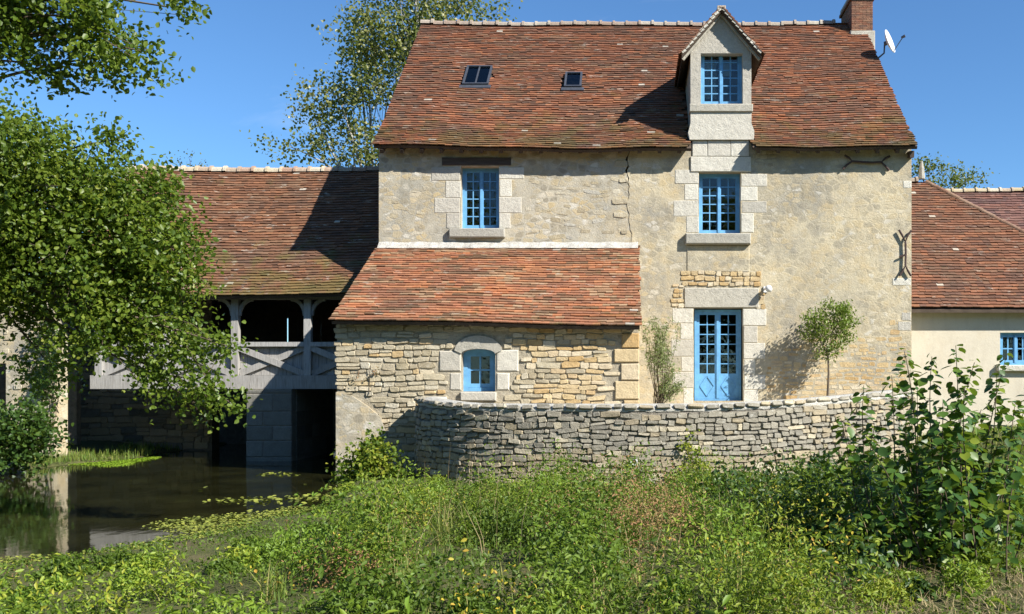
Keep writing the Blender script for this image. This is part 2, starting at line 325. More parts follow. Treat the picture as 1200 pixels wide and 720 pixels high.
class MB:
    def __init__(s): s.v = []; s.f = []
    def add(s, vs, fs):
        b = len(s.v); s.v += [tuple(v) for v in vs]; s.f += [tuple(i+b for i in f) for f in fs]; return s
    def box(s, x0, x1, y0, y1, z0, z1, c=0.0):
        if c <= 0:
            vs = [(x,y,z) for z in (z0,z1) for y in (y0,y1) for x in (x0,x1)]
            return s.add(vs, [(0,1,5,4),(1,3,7,5),(3,2,6,7),(2,0,4,6),(4,5,7,6),(2,3,1,0)])
        # front edges (towards -y) chamfered, jittered a little
        j = lambda: rnd.uniform(-c*.5, c*.5)
        a = [(x0,y1,z0),(x1,y1,z0),(x1,y1,z1),(x0,y1,z1)]
        b = [(x0+j()*.5,y0+c,z0+j()*.5),(x1+j()*.5,y0+c,z0+j()*.5),(x1+j()*.5,y0+c,z1+j()*.5),(x0+j()*.5,y0+c,z1+j()*.5)]
        d = [(x0+c+j()*.5,y0+j()*.3,z0+c),(x1-c,y0+j()*.3,z0+c+j()*.5),(x1-c+j()*.5,y0+j()*.3,z1-c),(x0+c,y0+j()*.3,z1-c+j()*.5)]
        fs = [(3,2,1,0)]
        for i in range(4):
            k = (i+1) % 4; fs += [(i,k,4+k,4+i), (4+i,4+k,8+k,8+i)]
        fs.append((8,9,10,11)); return s.add(a+b+d, fs)
    def prism(s, pts, y0, y1):
        """polygon in xz (counter-clockwise seen from -y) pushed from y0 to y1"""
        n = len(pts); vs = [(x,y0,z) for x,z in pts] + [(x,y1,z) for x,z in pts]
        fs = [tuple(range(n)), tuple(range(2*n-1, n-1, -1))] + [(i, n+i, n+(i+1)%n, (i+1)%n) for i in range(n)]
        return s.add(vs, fs)
    def prism_x(s, pts, x0, x1):
        n = len(pts); vs = [(x0,y,z) for y,z in pts] + [(x1,y,z) for y,z in pts]
        fs = [tuple(range(n-1,-1,-1)), tuple(range(n, 2*n))] + [((i+1)%n, n+(i+1)%n, n+i, i) for i in range(n)]
        return s.add(vs, fs)
    def bar(s, a, b, w, d, up=(0,0,1)):
        """square bar from a to b, w wide, d deep"""
        a = Vector(a); b = Vector(b); t = (b-a).normalized(); u = Vector(up)
        if abs(t.dot(u)) > 0.95: u = Vector((0,1,0))
        p = t.cross(u).normalized(); q = p.cross(t).normalized()
        vs = [e + p*sx*w/2 + q*sz*d/2 for e in (a, b) for sx, sz in ((-1,-1),(1,-1),(1,1),(-1,1))]
        return s.add(vs, [(3,2,1,0),(4,5,6,7)] + [(i,(i+1)%4,4+(i+1)%4,4+i) for i in range(4)])
    def tube(s, pts, rad, n=6, cap=True):
        pts = [Vector(p) for p in pts]; rings = []; ref = Vector((0.3,0.2,1)).normalized()
        for i, p in enumerate(pts):
            t = (pts[min(i+1,len(pts)-1)] - pts[max(i-1,0)]).normalized()
            u = t.cross(ref)
            if u.length < 0.05: u = t.cross(Vector((1,0,0)))
            u.normalize(); v = t.cross(u); r = rad[i] if hasattr(rad, '__len__') else rad
            rings.append([p + (u*math.cos(2*math.pi*k/n) + v*math.sin(2*math.pi*k/n))*r for k in range(n)])
        vs = [q for r in rings for q in r]; fs = []
        for i in range(len(pts)-1):
            for k in range(n): fs.append((i*n+k, i*n+(k+1)%n, (i+1)*n+(k+1)%n, (i+1)*n+k))
        if cap: fs += [tuple(range(n-1,-1,-1)), tuple((len(pts)-1)*n+k for k in range(n))]
        return s.add(vs, fs)
    def done(s, name, mat, parent=None, smooth=False): return build(name, s.v, s.f, mat, parent, smooth)

def wall_plate(x0, x1, z0, z1, y0, y1, holes):
    """upright wall from y0 (front) to y1 with rectangular openings (hx0,hx1,hz0,hz1)"""
    xs = sorted(set([x0,x1] + [h[0] for h in holes] + [h[1] for h in holes])); zs = sorted(set([z0,z1] + [h[2] for h in holes] + [h[3] for h in holes]))
    xs = [x for x in xs if x0 <= x <= x1]; zs = [z for z in zs if z0 <= z <= z1]
    inside = lambda cx, cz: any(h[0] < cx < h[1] and h[2] < cz < h[3] for h in holes)
    mb = MB(); nx, nz = len(xs)-1, len(zs)-1
    solid = [[not inside((xs[i]+xs[i+1])/2, (zs[k]+zs[k+1])/2) for k in range(nz)] for i in range(nx)]
    S = lambda i, k: 0 <= i < nx and 0 <= k < nz and solid[i][k]
    for i in range(nx):
        for k in range(nz):
            if not solid[i][k]: continue
            a, b, c, d = xs[i], xs[i+1], zs[k], zs[k+1]
            mb.add([(a,y0,c),(b,y0,c),(b,y0,d),(a,y0,d)], [(0,1,2,3)]); mb.add([(a,y1,c),(b,y1,c),(b,y1,d),(a,y1,d)], [(3,2,1,0)])
            if not S(i-1,k): mb.add([(a,y1,c),(a,y0,c),(a,y0,d),(a,y1,d)], [(0,1,2,3)])
            if not S(i+1,k): mb.add([(b,y0,c),(b,y1,c),(b,y1,d),(b,y0,d)], [(0,1,2,3)])
            if not S(i,k-1): mb.add([(a,y1,c),(b,y1,c),(b,y0,c),(a,y0,c)], [(0,1,2,3)])
            if not S(i,k+1): mb.add([(a,y0,d),(b,y0,d),(b,y1,d),(a,y1,d)], [(0,1,2,3)])
    return mb

# --- rubble stones: shared unit meshes (1 x 1 in x,z, front towards -y)
def stone_variant(i, sq=0.09):
    r = random.Random(100+i); j = lambda a: r.uniform(-a, a)
    c = [max(.015, sq + r.uniform(-0.08, 0.16)) for _ in range(8)]
    ring = [(-.5+c[0],-.5),(.5-c[1],-.5),(.5,-.5+c[2]),(.5,.5-c[3]),(.5-c[4],.5),(-.5+c[5],.5),(-.5,.5-c[6]),(-.5,-.5+c[7])]
    ring = [(x+j(.045), z+j(.09)) for x, z in ring]
    tx, tz = j(.12), j(.12)
    v = [(x,.5,z) for x,z in ring] + [(x,-.55+j(.1),z) for x,z in ring] + [(x*.90+j(.03),-1+tx*x+tz*z+j(.12),z*.86+j(.04)) for x,z in ring]
    f = []
    for k in range(8):
        q = (k+1) % 8; f += [(k,q,8+q,8+k),(8+k,8+q,16+q,16+k)]
    f.append(tuple(range(16,24))); return v, f
SV = [stone_variant(i) for i in range(28)]
_stone_mesh = {}
def stone_mesh(i, mat):
    key = (i, mat.name)
    if key not in _stone_mesh:
        me = bpy.data.meshes.new('stone'); me.from_pydata(SV[i][0], [], SV[i][1]); me.materials.append(mat)
        me.polygons.foreach_set('use_smooth', [True]*16+[False]); me.update(); _stone_mesh[key] = me
    return _stone_mesh[key]
def place_stones(items, parent, limit=300, rest='small_stones'):
    """items: (pos, w, depth, h, yaw, roll, mat); the largest become parts, the others one joined part"""
    items = sorted(items, key=lambda t: -t[1]*t[3])
    for (p, w_, d, h, yaw, roll, mat) in items[:limit]:
        o = bpy.data.objects.new('stone', stone_mesh(rnd.randrange(28), mat)); o.location = p
        o.rotation_euler = (0, roll, yaw); o.scale = (w_, d, h); link(o, parent)
    bym = {}
    for it in items[limit:]: bym.setdefault(it[6].name, []).append(it)
    for mn, its in bym.items():
        V, F, T = [], [], []
        for (p, w_, d, h, yaw, roll, mat) in its:
            v, f = SV[rnd.randrange(28)]; b = len(V); t = rnd.random()
            m = Matrix.Rotation(yaw, 3, 'Z') @ Matrix.Rotation(roll, 3, 'Y')
            for q in v: V.append(Vector(p) + m @ Vector((q[0]*w_, q[1]*d, q[2]*h))); T.append(t)
            F += [tuple(i+b for i in ff) for ff in f]
        tag(build(rest, V, F, bpy.data.materials[mn], parent, tint=T), kind='stuff')
def courses(u0, u1, z0, z1, hr, wr, seed, gap=0.012):
    r = random.Random(seed); out = []; z = z0
    ph = [r.uniform(0, 6.28) for _ in range(4)]
    while z < z1-0.03:
        h = min(r.uniform(*hr), z1-z+0.04); u = u0 - r.uniform(0, 0.1)
        while u < u1-0.04:
            wv = min(r.uniform(*wr)*r.choice((0.55,.8,1,1,1.35)), u1-u)
            if wv > 0.06:
                dz = 0.03*math.sin(0.9*u+ph[0]+z*1.3) + 0.018*math.sin(2.7*u+ph[1]-z*2)
                if r.random() < 0.14 and h > 0.13:      # two thin stones in one course
                    s = r.uniform(.4, .6)
                    out += [(u+wv/2, z+dz+h*s/2, wv-gap, h*s-gap), (u+wv/2, z+dz+h*(1+s)/2, wv-gap, h*(1-s)-gap)]
                else:
                    hh = h*r.uniform(.74, 1.14); out.append((u+wv/2, z+h/2+dz+r.uniform(-.016,.016), wv-gap*r.uniform(.3,1.6), hh-gap))
            u += wv
        z += h
    return out

# --- clay tiles
PAL_MAIN = [(0.209,0.083,0.043),(0.183,0.076,0.043),(0.251,0.098,0.048),(0.146,0.068,0.04),(0.206,0.111,0.064),(0.273,0.111,0.053),(0.168,0.084,0.052),(0.2,0.082,0.044),(0.23,0.088,0.043),(0.125,0.067,0.043)]
PAL_LEAN = [(0.339,0.139,0.072),(0.388,0.154,0.069),(0.28,0.125,0.068),(0.348,0.206,0.115),(0.234,0.123,0.068),(0.375,0.168,0.086),(0.306,0.134,0.072),(0.19,0.111,0.06),(0.399,0.178,0.084),(0.368,0.238,0.136)]
PAL_WING = [(0.186,0.086,0.046),(0.159,0.075,0.04),(0.223,0.102,0.052),(0.126,0.064,0.038),(0.197,0.108,0.061),(0.173,0.08,0.043)]
PAL_RIGHT = [(0.187,0.084,0.048),(0.152,0.073,0.044),(0.228,0.099,0.052),(0.125,0.064,0.043),(0.165,0.089,0.054),(0.196,0.085,0.048)]
class Roof:
    """a roof slope: u along the eave (direction U), profile [(v,w)] from eave to ridge: v inwards along V, w up"""
    def __init__(s, o, U, V, prof, u0, u1, sag=None):
        s.o = np.array(o, float); s.U = np.array(U, float); s.V = np.array(V, float); s.Z = np.array((0,0,1.0))
        p = np.array(prof, float); seg = np.hypot(*np.diff(p, axis=0).T); s.L = np.concatenate([[0], np.cumsum(seg)]); s.p = p
        s.u0, s.u1 = u0, u1; s.sag = sag or (lambda u, t: 0*u)
    def at(s, u, l, off=0.0):
        l = np.clip(l, -0.1, s.L[-1]); v = np.interp(l, s.L, s.p[:,0]); w_ = np.interp(l, s.L, s.p[:,1])
        e = 0.15; dv = np.interp(np.clip(l+e,0,s.L[-1]), s.L, s.p[:,0]) - np.interp(np.clip(l-e,0,s.L[-1]), s.L, s.p[:,0])
        dw = np.interp(np.clip(l+e,0,s.L[-1]), s.L, s.p[:,1]) - np.interp(np.clip(l-e,0,s.L[-1]), s.L, s.p[:,1])
        q = np.hypot(dv, dw); nv, nw = -dw/q, dv/q
        v = v + nv*off; w_ = w_ + nw*off + s.sag(u, l/s.L[-1])
        return s.o + np.multiply.outer(u, s.U) + np.multiply.outer(v, s.V) + np.multiply.outer(w_, s.Z)
    def tiles(s, name, mat, pal, parent, seed, gauge=0.13, width=0.17, skip=None, edge=None, patchy=None):
        r = np.random.default_rng(seed); P = []
        nrow = int(s.L[-1]/gauge); pal = np.array(pal)
        ua, ub, la, cc = [], [], [], []
        for i in range(nrow+1):
            l = i*gauge; u = s.u0 - r.uniform(0, width*.95)
            hi = s.u1 + r.uniform(-.02, .02)
            while u < hi:
                w_ = width*r.uniform(.86, 1.14); a = max(u, s.u0-.02); b = min(u+w_, hi)
                if b-a > 0.04: ua.append(a); ub.append(b-.002); la.append(l)
                u += w_
        ua, ub, la = map(np.array, (ua, ub, la)); n = len(ua)
        um = (ua+ub)/2; pos = s.at(um, la+gauge/2)
        keep = np.ones(n, bool)
        if skip is not None: keep = ~skip(um, la+gauge/2, pos)
        ua, ub, la, um = ua[keep], ub[keep], la[keep], um[keep]; n = len(ua)
        dl = r.normal(0, .008, n); lift = np.abs(r.normal(0, .006, n)); tw = r.normal(0, .006, n); th = .024; lo = .058
        low = la+dl; top = np.minimum(la+gauge*2.1, s.L[-1])
        A = [s.at(ua, low-tw, lo+lift), s.at(ub, low+tw, lo+lift), s.at(ub, top, .006), s.at(ua, top, .006),
             s.at(ua, low-tw, lo+lift-th), s.at(ub, low+tw, lo+lift-th), s.at(ub, top, .0), s.at(ua, top, .0)]
        V = np.stack(A, 1).reshape(-1, 3); b = np.arange(n)[:,None]*8
        F = np.concatenate([b+np.array([[0,1,2,3]]), b+np.array([[4,5,1,0]]), b+np.array([[5,6,2,1]]), b+np.array([[7,4,0,3]])]).astype(int)
        ci = r.integers(0, len(pal), n)
        # neighbouring tiles from one batch share a colour here and there
        run = r.random(n) < 0.5; 
        for i in range(1, n):
            if run[i]: ci[i] = ci[i-1]
        cl = pal[ci]*r.uniform(.84, 1.16, (n,1))
        pale = r.random(n) < 0.0025; cl[pale] = np.array((.48,.42,.34))
        col = np.concatenate([cl, np.ones((n,1))], 1).repeat(8, 0)
        return tag(fast_mesh(name, V, F, mat, parent, col=col), kind='stuff')
    def deck(s, name, mat, parent, thick=0.07, off=0.0, n=24, hole=None):
        us = np.linspace(s.u0+.03, s.u1-.03, n); ls = np.linspace(0.03, s.L[-1], 14)
        if hole: us = np.sort(np.concatenate([us, hole[:2]])); n = len(us); ls = np.sort(np.append(ls, hole[2]))
        top = np.array([s.at(us, np.full(n, l), off) for l in ls]); bot = np.array([s.at(us, np.full(n, l), off-thick) for l in ls])
        m = len(ls); V = np.concatenate([top.reshape(-1,3), bot.reshape(-1,3)]); F = []; N = m*n
        for i in range(m-1):
            for k in range(n-1):
                if hole and ls[i] < hole[2]-.001 and hole[0]-.001 < us[k] < hole[1]-.001: continue
                a = i*n+k; F += [(a,a+1,a+n+1,a+n), (N+a+n,N+a+n+1,N+a+1,N+a)]
        for k in range(n-1):
            if hole and hole[0]-.001 < us[k] < hole[1]-.001: continue
            F += [(N+k,N+k+1,k+1,k), ((m-1)*n+k,(m-1)*n+k+1,N+(m-1)*n+k+1,N+(m-1)*n+k)]
        for i in range(m-1):
            F += [(i*n,(i+1)*n,N+(i+1)*n,N+i*n), (N+i*n+n-1,N+(i+1)*n+n-1,(i+1)*n+n-1,i*n+n-1)]
        return build(name, V, F, mat, parent)
def ridge_tiles(a, b, parent, mat, palette, step=0.38, rad=0.13, seed=1, crest=True, sag=None):
    a = Vector(a); b = Vector(b); L = (b-a).length; t = (b-a).normalized(); n = int(L/step); r = random.Random(seed)
    side = t.cross(Vector((0,0,1))).normalized()
    m = NTcache(palette)
    base = MB(); 
    prof = [(math.cos(R(q))*rad, math.sin(R(q))*rad*1.05) for q in range(0, 181, 30)]
    vs, fs = [], []
    secs = [(0,1),(step*.80,.95),(step*.82,1.22),(step*1.0,1.22),(step*1.01,.9)] if crest else [(0,1),(step*1.02,.9)]
    for x, sc in secs: vs += [(x, c*sc, s*sc) for c, s in prof]
    q = len(prof)
    for i in range(len(secs)-1):
        for k in range(q-1): fs.append((i*q+k, (i+1)*q+k, (i+1)*q+k+1, i*q+k+1))
    fs += [tuple(range(q)), tuple(range(len(secs)*q-1, (len(secs)-1)*q-1, -1))]
    me = bpy.data.meshes.new('ridge_tile'); me.from_pydata(vs, [], fs); me.materials.append(m); me.update()
    for i in range(n):
        o = bpy.data.objects.new('ridge_tile', me); p = a + t*(i*step); p.z += float(sag(np.array(p.x), 1.0)) if sag else 0; o.location = (p.x, p.y, p.z + r.uniform(-.012,.012) - rad*.45)
        o.rotation_euler = (0, -math.asin(t.z) + r.uniform(-.02,.02), math.atan2(t.y, t.x) + r.uniform(-.02,.02)); link(o, parent)
_ntc = {}
def NTcache(key):
    if key not in _ntc:
        if key == 'ridge_pale': _ntc[key] = stone_mat('limed_ridge_tile', [(0,(0.40,0.33,0.25)),(0.4,(0.34,0.22,0.16)),(0.7,(0.50,0.45,0.36)),(1,(0.42,0.34,0.2))], lich=0.5)
        elif key == 'ridge_brown': _ntc[key] = stone_mat('brown_hip_tile', [(0,(0.20,0.11,0.075)),(1,(0.27,0.18,0.13))], lich=0.3)
        else: _ntc[key] = stone_mat('mortared_ridge_tile', [(0,(0.34,0.31,0.26)),(0.5,(0.27,0.2,0.16)),(1,(0.42,0.39,0.33))], lich=0.4)
    return _ntc[key]

# --- windows
def pane(parent, x0, x1, z0, z1, y):
    MB().box(x0, x1, y-.003, y+.003, z0, z1).done('pane', M['glass'], parent)
def casement(house, name, x0, x1, z0, z1, y, cols, rows, mat, leaves=2, fr=.055, st=.05, bar=.024, arch=0.0, panels=0.0):
    """frame, leaves with glazing bars, one glass pane in each opening. y is the frame's front"""
    mb = MB()
    mb.box(x0, x0+fr, y, y+.08, z0, z1); mb.box(x1-fr, x1, y, y+.08, z0, z1)
    mb.box(x0+fr, x1-fr, y, y+.08, z0, z0+fr*.9); mb.box(x0+fr, x1-fr, y, y+.08, z1-fr, z1)
    ix0, ix1, iz0, iz1 = x0+fr, x1-fr, z0+fr*.9, z1-fr
    if arch > 0:
        pts = [(ix0, iz1+.002), (ix0, iz1-arch)] + [(ix0+(ix1-ix0)*k/10, iz1-arch*(1-math.sin(math.pi*k/10))) for k in range(1, 10)] + [(ix1, iz1-arch), (ix1, iz1+.002)]
        mb.prism(pts, y+.006, y+.07)
    wv = (ix1-ix0)/leaves; panes = []
    for q in range(leaves):
        a, b = ix0+wv*q, ix0+wv*(q+1); yy = y+.014
        mb.box(a+.002, a+st, yy, yy+.045, iz0+.003, iz1-.003); mb.box(b-st, b-.002, yy, yy+.045, iz0+.003, iz1-.003)
        bot = iz0+st*1.4
        if panels: 
            bot = iz0+panels
            mb.box(a+st, b-st, yy+.004, yy+.04, iz0+.003, bot-.0)
            cx, cz = (a+b)/2, iz0+panels*.5; hw, hh = (b-a-2*st)*.46, panels*.40     # raised lozenge moulding
            for p, r_ in (((cx-hw,cz),(cx,cz+hh)),((cx,cz+hh),(cx+hw,cz)),((cx+hw,cz),(cx,cz-hh)),((cx,cz-hh),(cx-hw,cz))):
                mb.bar((p[0],yy,p[1]), (r_[0],yy,r_[1]), .026, .022, up=(0,-1,0))
        else: mb.box(a+st, b-st, yy+.002, yy+.043, iz0+.003, bot)
        mb.box(a+st, b-st, yy+.002, yy+.043, iz1-st, iz1-.003)
        gx0, gx1, gz0, gz1 = a+st, b-st, bot, iz1-st
        pw, ph = (gx1-gx0)/cols, (gz1-gz0)/rows
        for i in range(1, cols): mb.box(gx0+pw*i-bar/2, gx0+pw*i+bar/2, yy+.006, yy+.036, gz0, gz1)
        for k in range(1, rows):
            for i in range(cols):
                l = gx0+pw*i+(bar/2 if i else 0); rr = gx0+pw*(i+1)-(bar/2 if i < cols-1 else 0)
                mb.box(l, rr, yy+.008, yy+.034, gz0+ph*k-bar/2, gz0+ph*k+bar/2)
        for i in range(cols):
            for k in range(rows):
                panes.append((gx0+pw*i+(bar/2 if i else 0), gx0+pw*(i+1)-(bar/2 if i < cols-1 else 0), gz0+ph*k+(bar/2 if k else 0), gz0+ph*(k+1)-(bar/2 if k < rows-1 else 0), yy+.022))
    if leaves == 2: mb.box((ix0+ix1)/2-.03, (ix0+ix1)/2+.03, y-.008, y+.012, iz0+.004, iz1-.004-arch*.4)
    o = mb.done(name, mat, house)
    for p in panes: pane(o, *p)
    return o
def blocks(parent, rects, y, mat, depth=0.3, proud=0.02, name='stone_block', c=0.010):
    proud *= .55; rects = [(a+rnd.uniform(-.02,.02), b+rnd.uniform(-.02,.02), c_, d) if (b-a) < 1.0 else (a,b,c_,d) for a, b, c_, d in rects] if depth < .26 else rects
    for (x0, x1, z0, z1) in rects:
        pr = proud*rnd.uniform(.6, 1.3)
        MB().box(x0+.006, x1-.006, y-pr, y+depth, z0+.006, z1-.006, c).done(name, mat, parent)
def rects_px(L, D): return [(SX(a, D), SX(b, D), SZ(d, D), SZ(c, D)) for a, b, c, d in L]

# --- foliage
def rand_dirs(n, r):
    v = r.normal(size=(n,3)); return v/np.linalg.norm(v, axis=1, keepdims=True)
def leaf_geo(pos, size, r, up=0.5, out=None, aspect=0.62, fold=0.12, droop=0.0, hang=0.0):
    n = len(pos); nr = rand_dirs(n, r)*(1-abs(up)*.4); nr[:,2] += up
    if out is not None: nr += out
    nr /= np.linalg.norm(nr, axis=1, keepdims=True)
    t = rand_dirs(n, r); t[:,2] -= hang; t -= nr*np.sum(t*nr, 1, keepdims=True); t /= np.linalg.norm(t, axis=1, keepdims=True)
    b = np.cross(nr, t); s = np.asarray(size)[:,None]; w_ = s*aspect*.5; f = nr*s*fold
    A = [pos-t*s*.5, pos-t*s*.2+b*w_*.95+f, pos+t*s*.18+b*w_*.8+f, pos+t*s*.5-nr*s*droop, pos+t*s*.18-b*w_*.8+f, pos-t*s*.2-b*w_*.95+f]
    V = np.stack(A, 1).reshape(-1,3); q = np.arange(n)[:,None]*6
    return V, np.concatenate([q+np.array([[0,1,2,3]]), q+np.array([[0,3,4,5]])])
def leaf_mesh(name, pos, size, tint, mat, parent, r, **kw):
    V, F = leaf_geo(pos, size, r, **kw); return fast_mesh(name, V, F, mat, parent, tint=np.repeat(np.clip(tint,0,1), 6), smooth=True)
def lobes_points(lobes, per, clump, r, shell=0.5):
    """clumps of leaves spread through ellipsoid lobes (x,y,z,rx,ry,rz); returns clump centres and lobe index"""
    cs, li = [], []
    for i, (x,y,z,rx,ry,rz) in enumerate(lobes):
        n = max(3, int(per*rx*ry*rz*4.19)) if per < 1000 else int(per/1000)
        d = rand_dirs(n, r); rad = r.random(n)**shell
        cs.append(np.array((x,y,z)) + d*rad[:,None]*np.array((rx,ry,rz))); li += [i]*n
    return np.concatenate(cs), np.array(li)
def scatter_clumps(cs, n, sig, r):
    k = np.repeat(np.arange(len(cs)), n); g = r.normal(size=(len(k),3))
    return cs[k] + g*np.asarray(sig), k
def branch_curve(a, b, r, sagf=0.08, n=5):
    a, b = np.array(a), np.array(b); d = b-a; L = np.linalg.norm(d); pts = []
    w1 = r.normal(size=3)*L*sagf
    for i in range(n+1):
        t = i/n; pts.append(a + d*t + w1*math.sin(math.pi*t) + np.array((0,0,L*.10))*math.sin(math.pi*t))
    return pts

# ------------------------------------------------------------------ terrain and water
WATER = np.array([(-60,2.5),(-20,4.2),(-12,6.4),(-8.4,8.2),(-6.4,9.6),(-5.4,11.0),(-5.0,13.0),(-4.7,15.2),(-5.0,17.5),(-5.9,19.8),(-6.2,24),(-6.3,36),(-12.6,36),(-12.7,28.2),(-13.0,26.8),(-12.5,25.6),(-12.6,24.6),(-13.2,23.4),(-13.3,22.0),(-13.9,20.0),(-16,17.6),(-22,15.5),(-60,14)])
def poly_sd(x, y, P):
    """signed distance, negative inside"""
    x = np.asarray(x, float); y = np.asarray(y, float); d = np.full(x.shape, 1e9); ins = np.zeros(x.shape, bool)
    for i in range(len(P)):
        ax, ay = P[i]; bx, by = P[(i+1) % len(P)]; ex, ey = bx-ax, by-ay
        t = np.clip(((x-ax)*ex+(y-ay)*ey)/(ex*ex+ey*ey), 0, 1); d = np.minimum(d, np.hypot(x-ax-ex*t, y-ay-ey*t))
        c = ((ay > y) != (by > y)) & (x < ex*(y-ay)/(by-ay+1e-12)+ax); ins ^= c
    return np.where(ins, -d, d)
def sstep(a, b, v): t = np.clip((v-a)/(b-a), 0, 1); return t*t*(3-2*t)
def ground_h(x, y):
    x = np.asarray(x, float); y = np.asarray(y, float); d = poly_sd(x, y, WATER)
    land = 0.22 + 0.10*sstep(14, 5, y) + 0.05*np.sin(x*.9+1)*np.sin(y*.7) + 0.03*np.sin(x*2.3)*np.cos(y*1.9+.4)
    land = land - .15*sstep(11.5,15.5,y)*sstep(7,4.5,x) - .14*sstep(-1.5,-5,x)*sstep(16,11,y)
    land = land + 0.58*sstep(16.5, 21.5, y)*sstep(5.5, 8.5, x) + 0.25*sstep(-13.5,-15.5,x)*sstep(20,26,y)
    land = land + 0.5*sstep(36, 60, y)
    return np.where(d < 0, np.maximum(-0.75, d*0.9), np.minimum(land, d*0.55)) 
gx = np.concatenate([[-900,-400,-200,-100,-60,-40], np.arange(-30, 30.01, .35), [40,60,100,200,400,900]])
gy = np.concatenate([[-600,-200,-80,-30,-10], np.arange(-2, 40.01, .35), [45,60,90,150,300,700,1500]])
GX, GY = np.meshgrid(gx, gy); GZ = ground_h(GX, GY)
nxx, nyy = len(gx), len(gy); ii = (np.arange(nyy-1)[:,None]*nxx + np.arange(nxx-1)[None,:]).ravel()
gnd = fast_mesh('ground', np.stack([GX, GY, GZ], -1).reshape(-1,3), np.stack([ii, ii+1, ii+nxx+1, ii+nxx], 1), M['ground'], smooth=True)
tag(gnd, 'grassy soil of the stream banks', None, kind='structure')
wx = np.linspace(-60, -3.9, 60); wy = np.linspace(2.0, 36.5, 40); WX, WY = np.meshgrid(wx, wy)
ii = (np.arange(39)[:,None]*60 + np.arange(59)[None,:]).ravel()
wat = fast_mesh('water', np.stack([WX, WY, 0*WX], -1).reshape(-1,3), np.stack([ii, ii+1, ii+61, ii+60], 1), M['water'], smooth=True)
tag(wat, 'dark still mill stream running under the gallery', None, kind='structure')

# ------------------------------------------------------------------ the mill house
XL, XR = FX(444), FX(1068)
house = thing('mill_house', (0.3, 29, 1.2), 'tall cream rendered mill house with steep red tiled roof and stone dormer', 'house')
RW = 0.26                                           # depth of the window reveals
w1 = (FX(540), FX(585), FZ(268), FZ(195)); w2 = (FX(819), FX(868), FZ(274), FZ(202)); dr = (FX(813), FX(871), FZ(470), FZ(361))
CK = FX(737)
ZT = 7.78
# left half of the front, the rest of it beyond the settlement crack
wall_l = wall_plate(XL, CK-.30, -0.4, ZT, FY, FY+.55, [w1]).done('wall', M['plaster_left'], house); wall_l['label'] = 'rubble part of the house front with grey flush pointing'
wall_r = wall_plate(CK+.30, XR, -0.4, ZT, FY-.012, FY+.55, [w2, dr]).done('wall', M['plaster'], house); wall_r['label'] = 'cream rendered part of the house front'
cz = np.linspace(4.6, ZT, 34); cr = random.Random(5); jag = []; o_ = 0
for z in cz:
    o_ += cr.uniform(-.05, .05); o_ *= .8; jag.append(o_)
cw = [0.006 + .022*(cr.random()**1.5) + (.03 if 7.1 < z < 7.4 else 0) for z in cz]
mbL, mbR = MB(), MB()
mbL.prism([(CK-.30, -0.4)] + [(CK, -0.4)] + [(CK+j-w_*.5, z) for z, j, w_ in zip(cz, jag, cw)] + [(CK-.30, ZT)], FY, FY+.5)
mbR.prism([(CK+.30, ZT)] + [(CK+j+w_*.5, z) for z, j, w_ in list(zip(cz, jag, cw))[::-1]] + [(CK+.0005, -0.4), (CK+.30, -0.4)], FY-.012, FY+.5)
mbL.done('wall_edge', M['plaster_left'], wall_l); mbR.done('wall_edge', M['plaster'], wall_r)
MB().box(CK-.29, CK+.29, FY+.505, FY+.55, -0.4, ZT).done('wall_core', M['mortar_dark'], wall_l)
# gables, back wall
YB = 34.6; RY, RZ = 29.3, 12.60
for xa, xb, nm in ((XL, XL+.5, 'left'), (XR-.5, XR, 'right')):
    MB().prism_x([(FY+.555, -.4), (YB, -.4), (YB, ZT), (RY, RZ-.12), (FY+.555, ZT+.12)], xa+(.002 if nm == 'left' else 0), xb-(.002 if nm == 'right' else 0)).done('gable_wall', M['plaster'], house)
MB().box(XL+.5, XR-.5, YB-.5, YB, -.4, ZT).done('wall', M['plaster'], house)
MB().box(XL+.51, XR-.51, FY+1.2, YB-.51, 1.3, 1.4).done('floor', M['interior'], house)
MB().box(XL+.51, XR-.51, FY+.56, YB-.51, 4.6, 4.7).done('floor', M['interior'], house)
MB().box(XL+.51, XR-.51, FY+.9, YB-.51, 7.55, 7.65).done('floor', M['interior'], house)
for zz in (1.45, 4.75): MB().box(XL+.51, XR-.51, FY+4, FY+4.1, zz, zz+2.7).done('inner_wall', M['interior'], house)

# roof
sagm = lambda u, t: -0.07*np.sin(np.pi*np.clip((u+6.2)/13,0,1))*(1-.3*t) + 0.02*np.sin(u*.9+t*2) + .012*np.sin(u*2.3+1)*(1-t)
main = Roof((0,0,0), (1,0,0), (0,1,0), [(23.60,7.60),(24.6,8.33),(25.6,9.24),(RY,RZ)], XL-.06, XR+.07, sagm)
DX0, DX1 = FX(809), FX(880)
roof = main.deck('roof', M['deck'], house, hole=(DX0, DX1, 2.6))
def skip_main(u, l, p):
    inner = (u > DX0-.06) & (u < DX1+.06) & (p[:,2] < 9.95)
    ap = (u > DX0-.02) & (u < DX1+.02) & (p[:,2] < 10.4)
    sk1 = (np.abs(u-SX(560,26.7)) < .36) & (np.abs(p[:,1]-26.7) < .44); sk2 = (np.abs(u-SX(672,26.5)) < .25) & (np.abs(p[:,1]-26.5) < .34)
    return inner | ap | sk1 | sk2
main.tiles('tile_courses', M['tile_main'], PAL_MAIN, roof, 3, gauge=.122, width=.18, skip=skip_main)
back = Roof((0,2*RY,0), (1,0,0), (0,-1,0), [(23.60,7.60),(24.6,8.33),(RY,RZ)], XL-.06, XR+.07)
back.deck('roof', M['deck'], house); 
ridge_tiles((XL-.1, RY, RZ+.05), (6.35, RY, RZ+.05), roof, M['tile_main'], 'ridge_grey', step=.385, rad=.135, seed=2, sag=sagm)
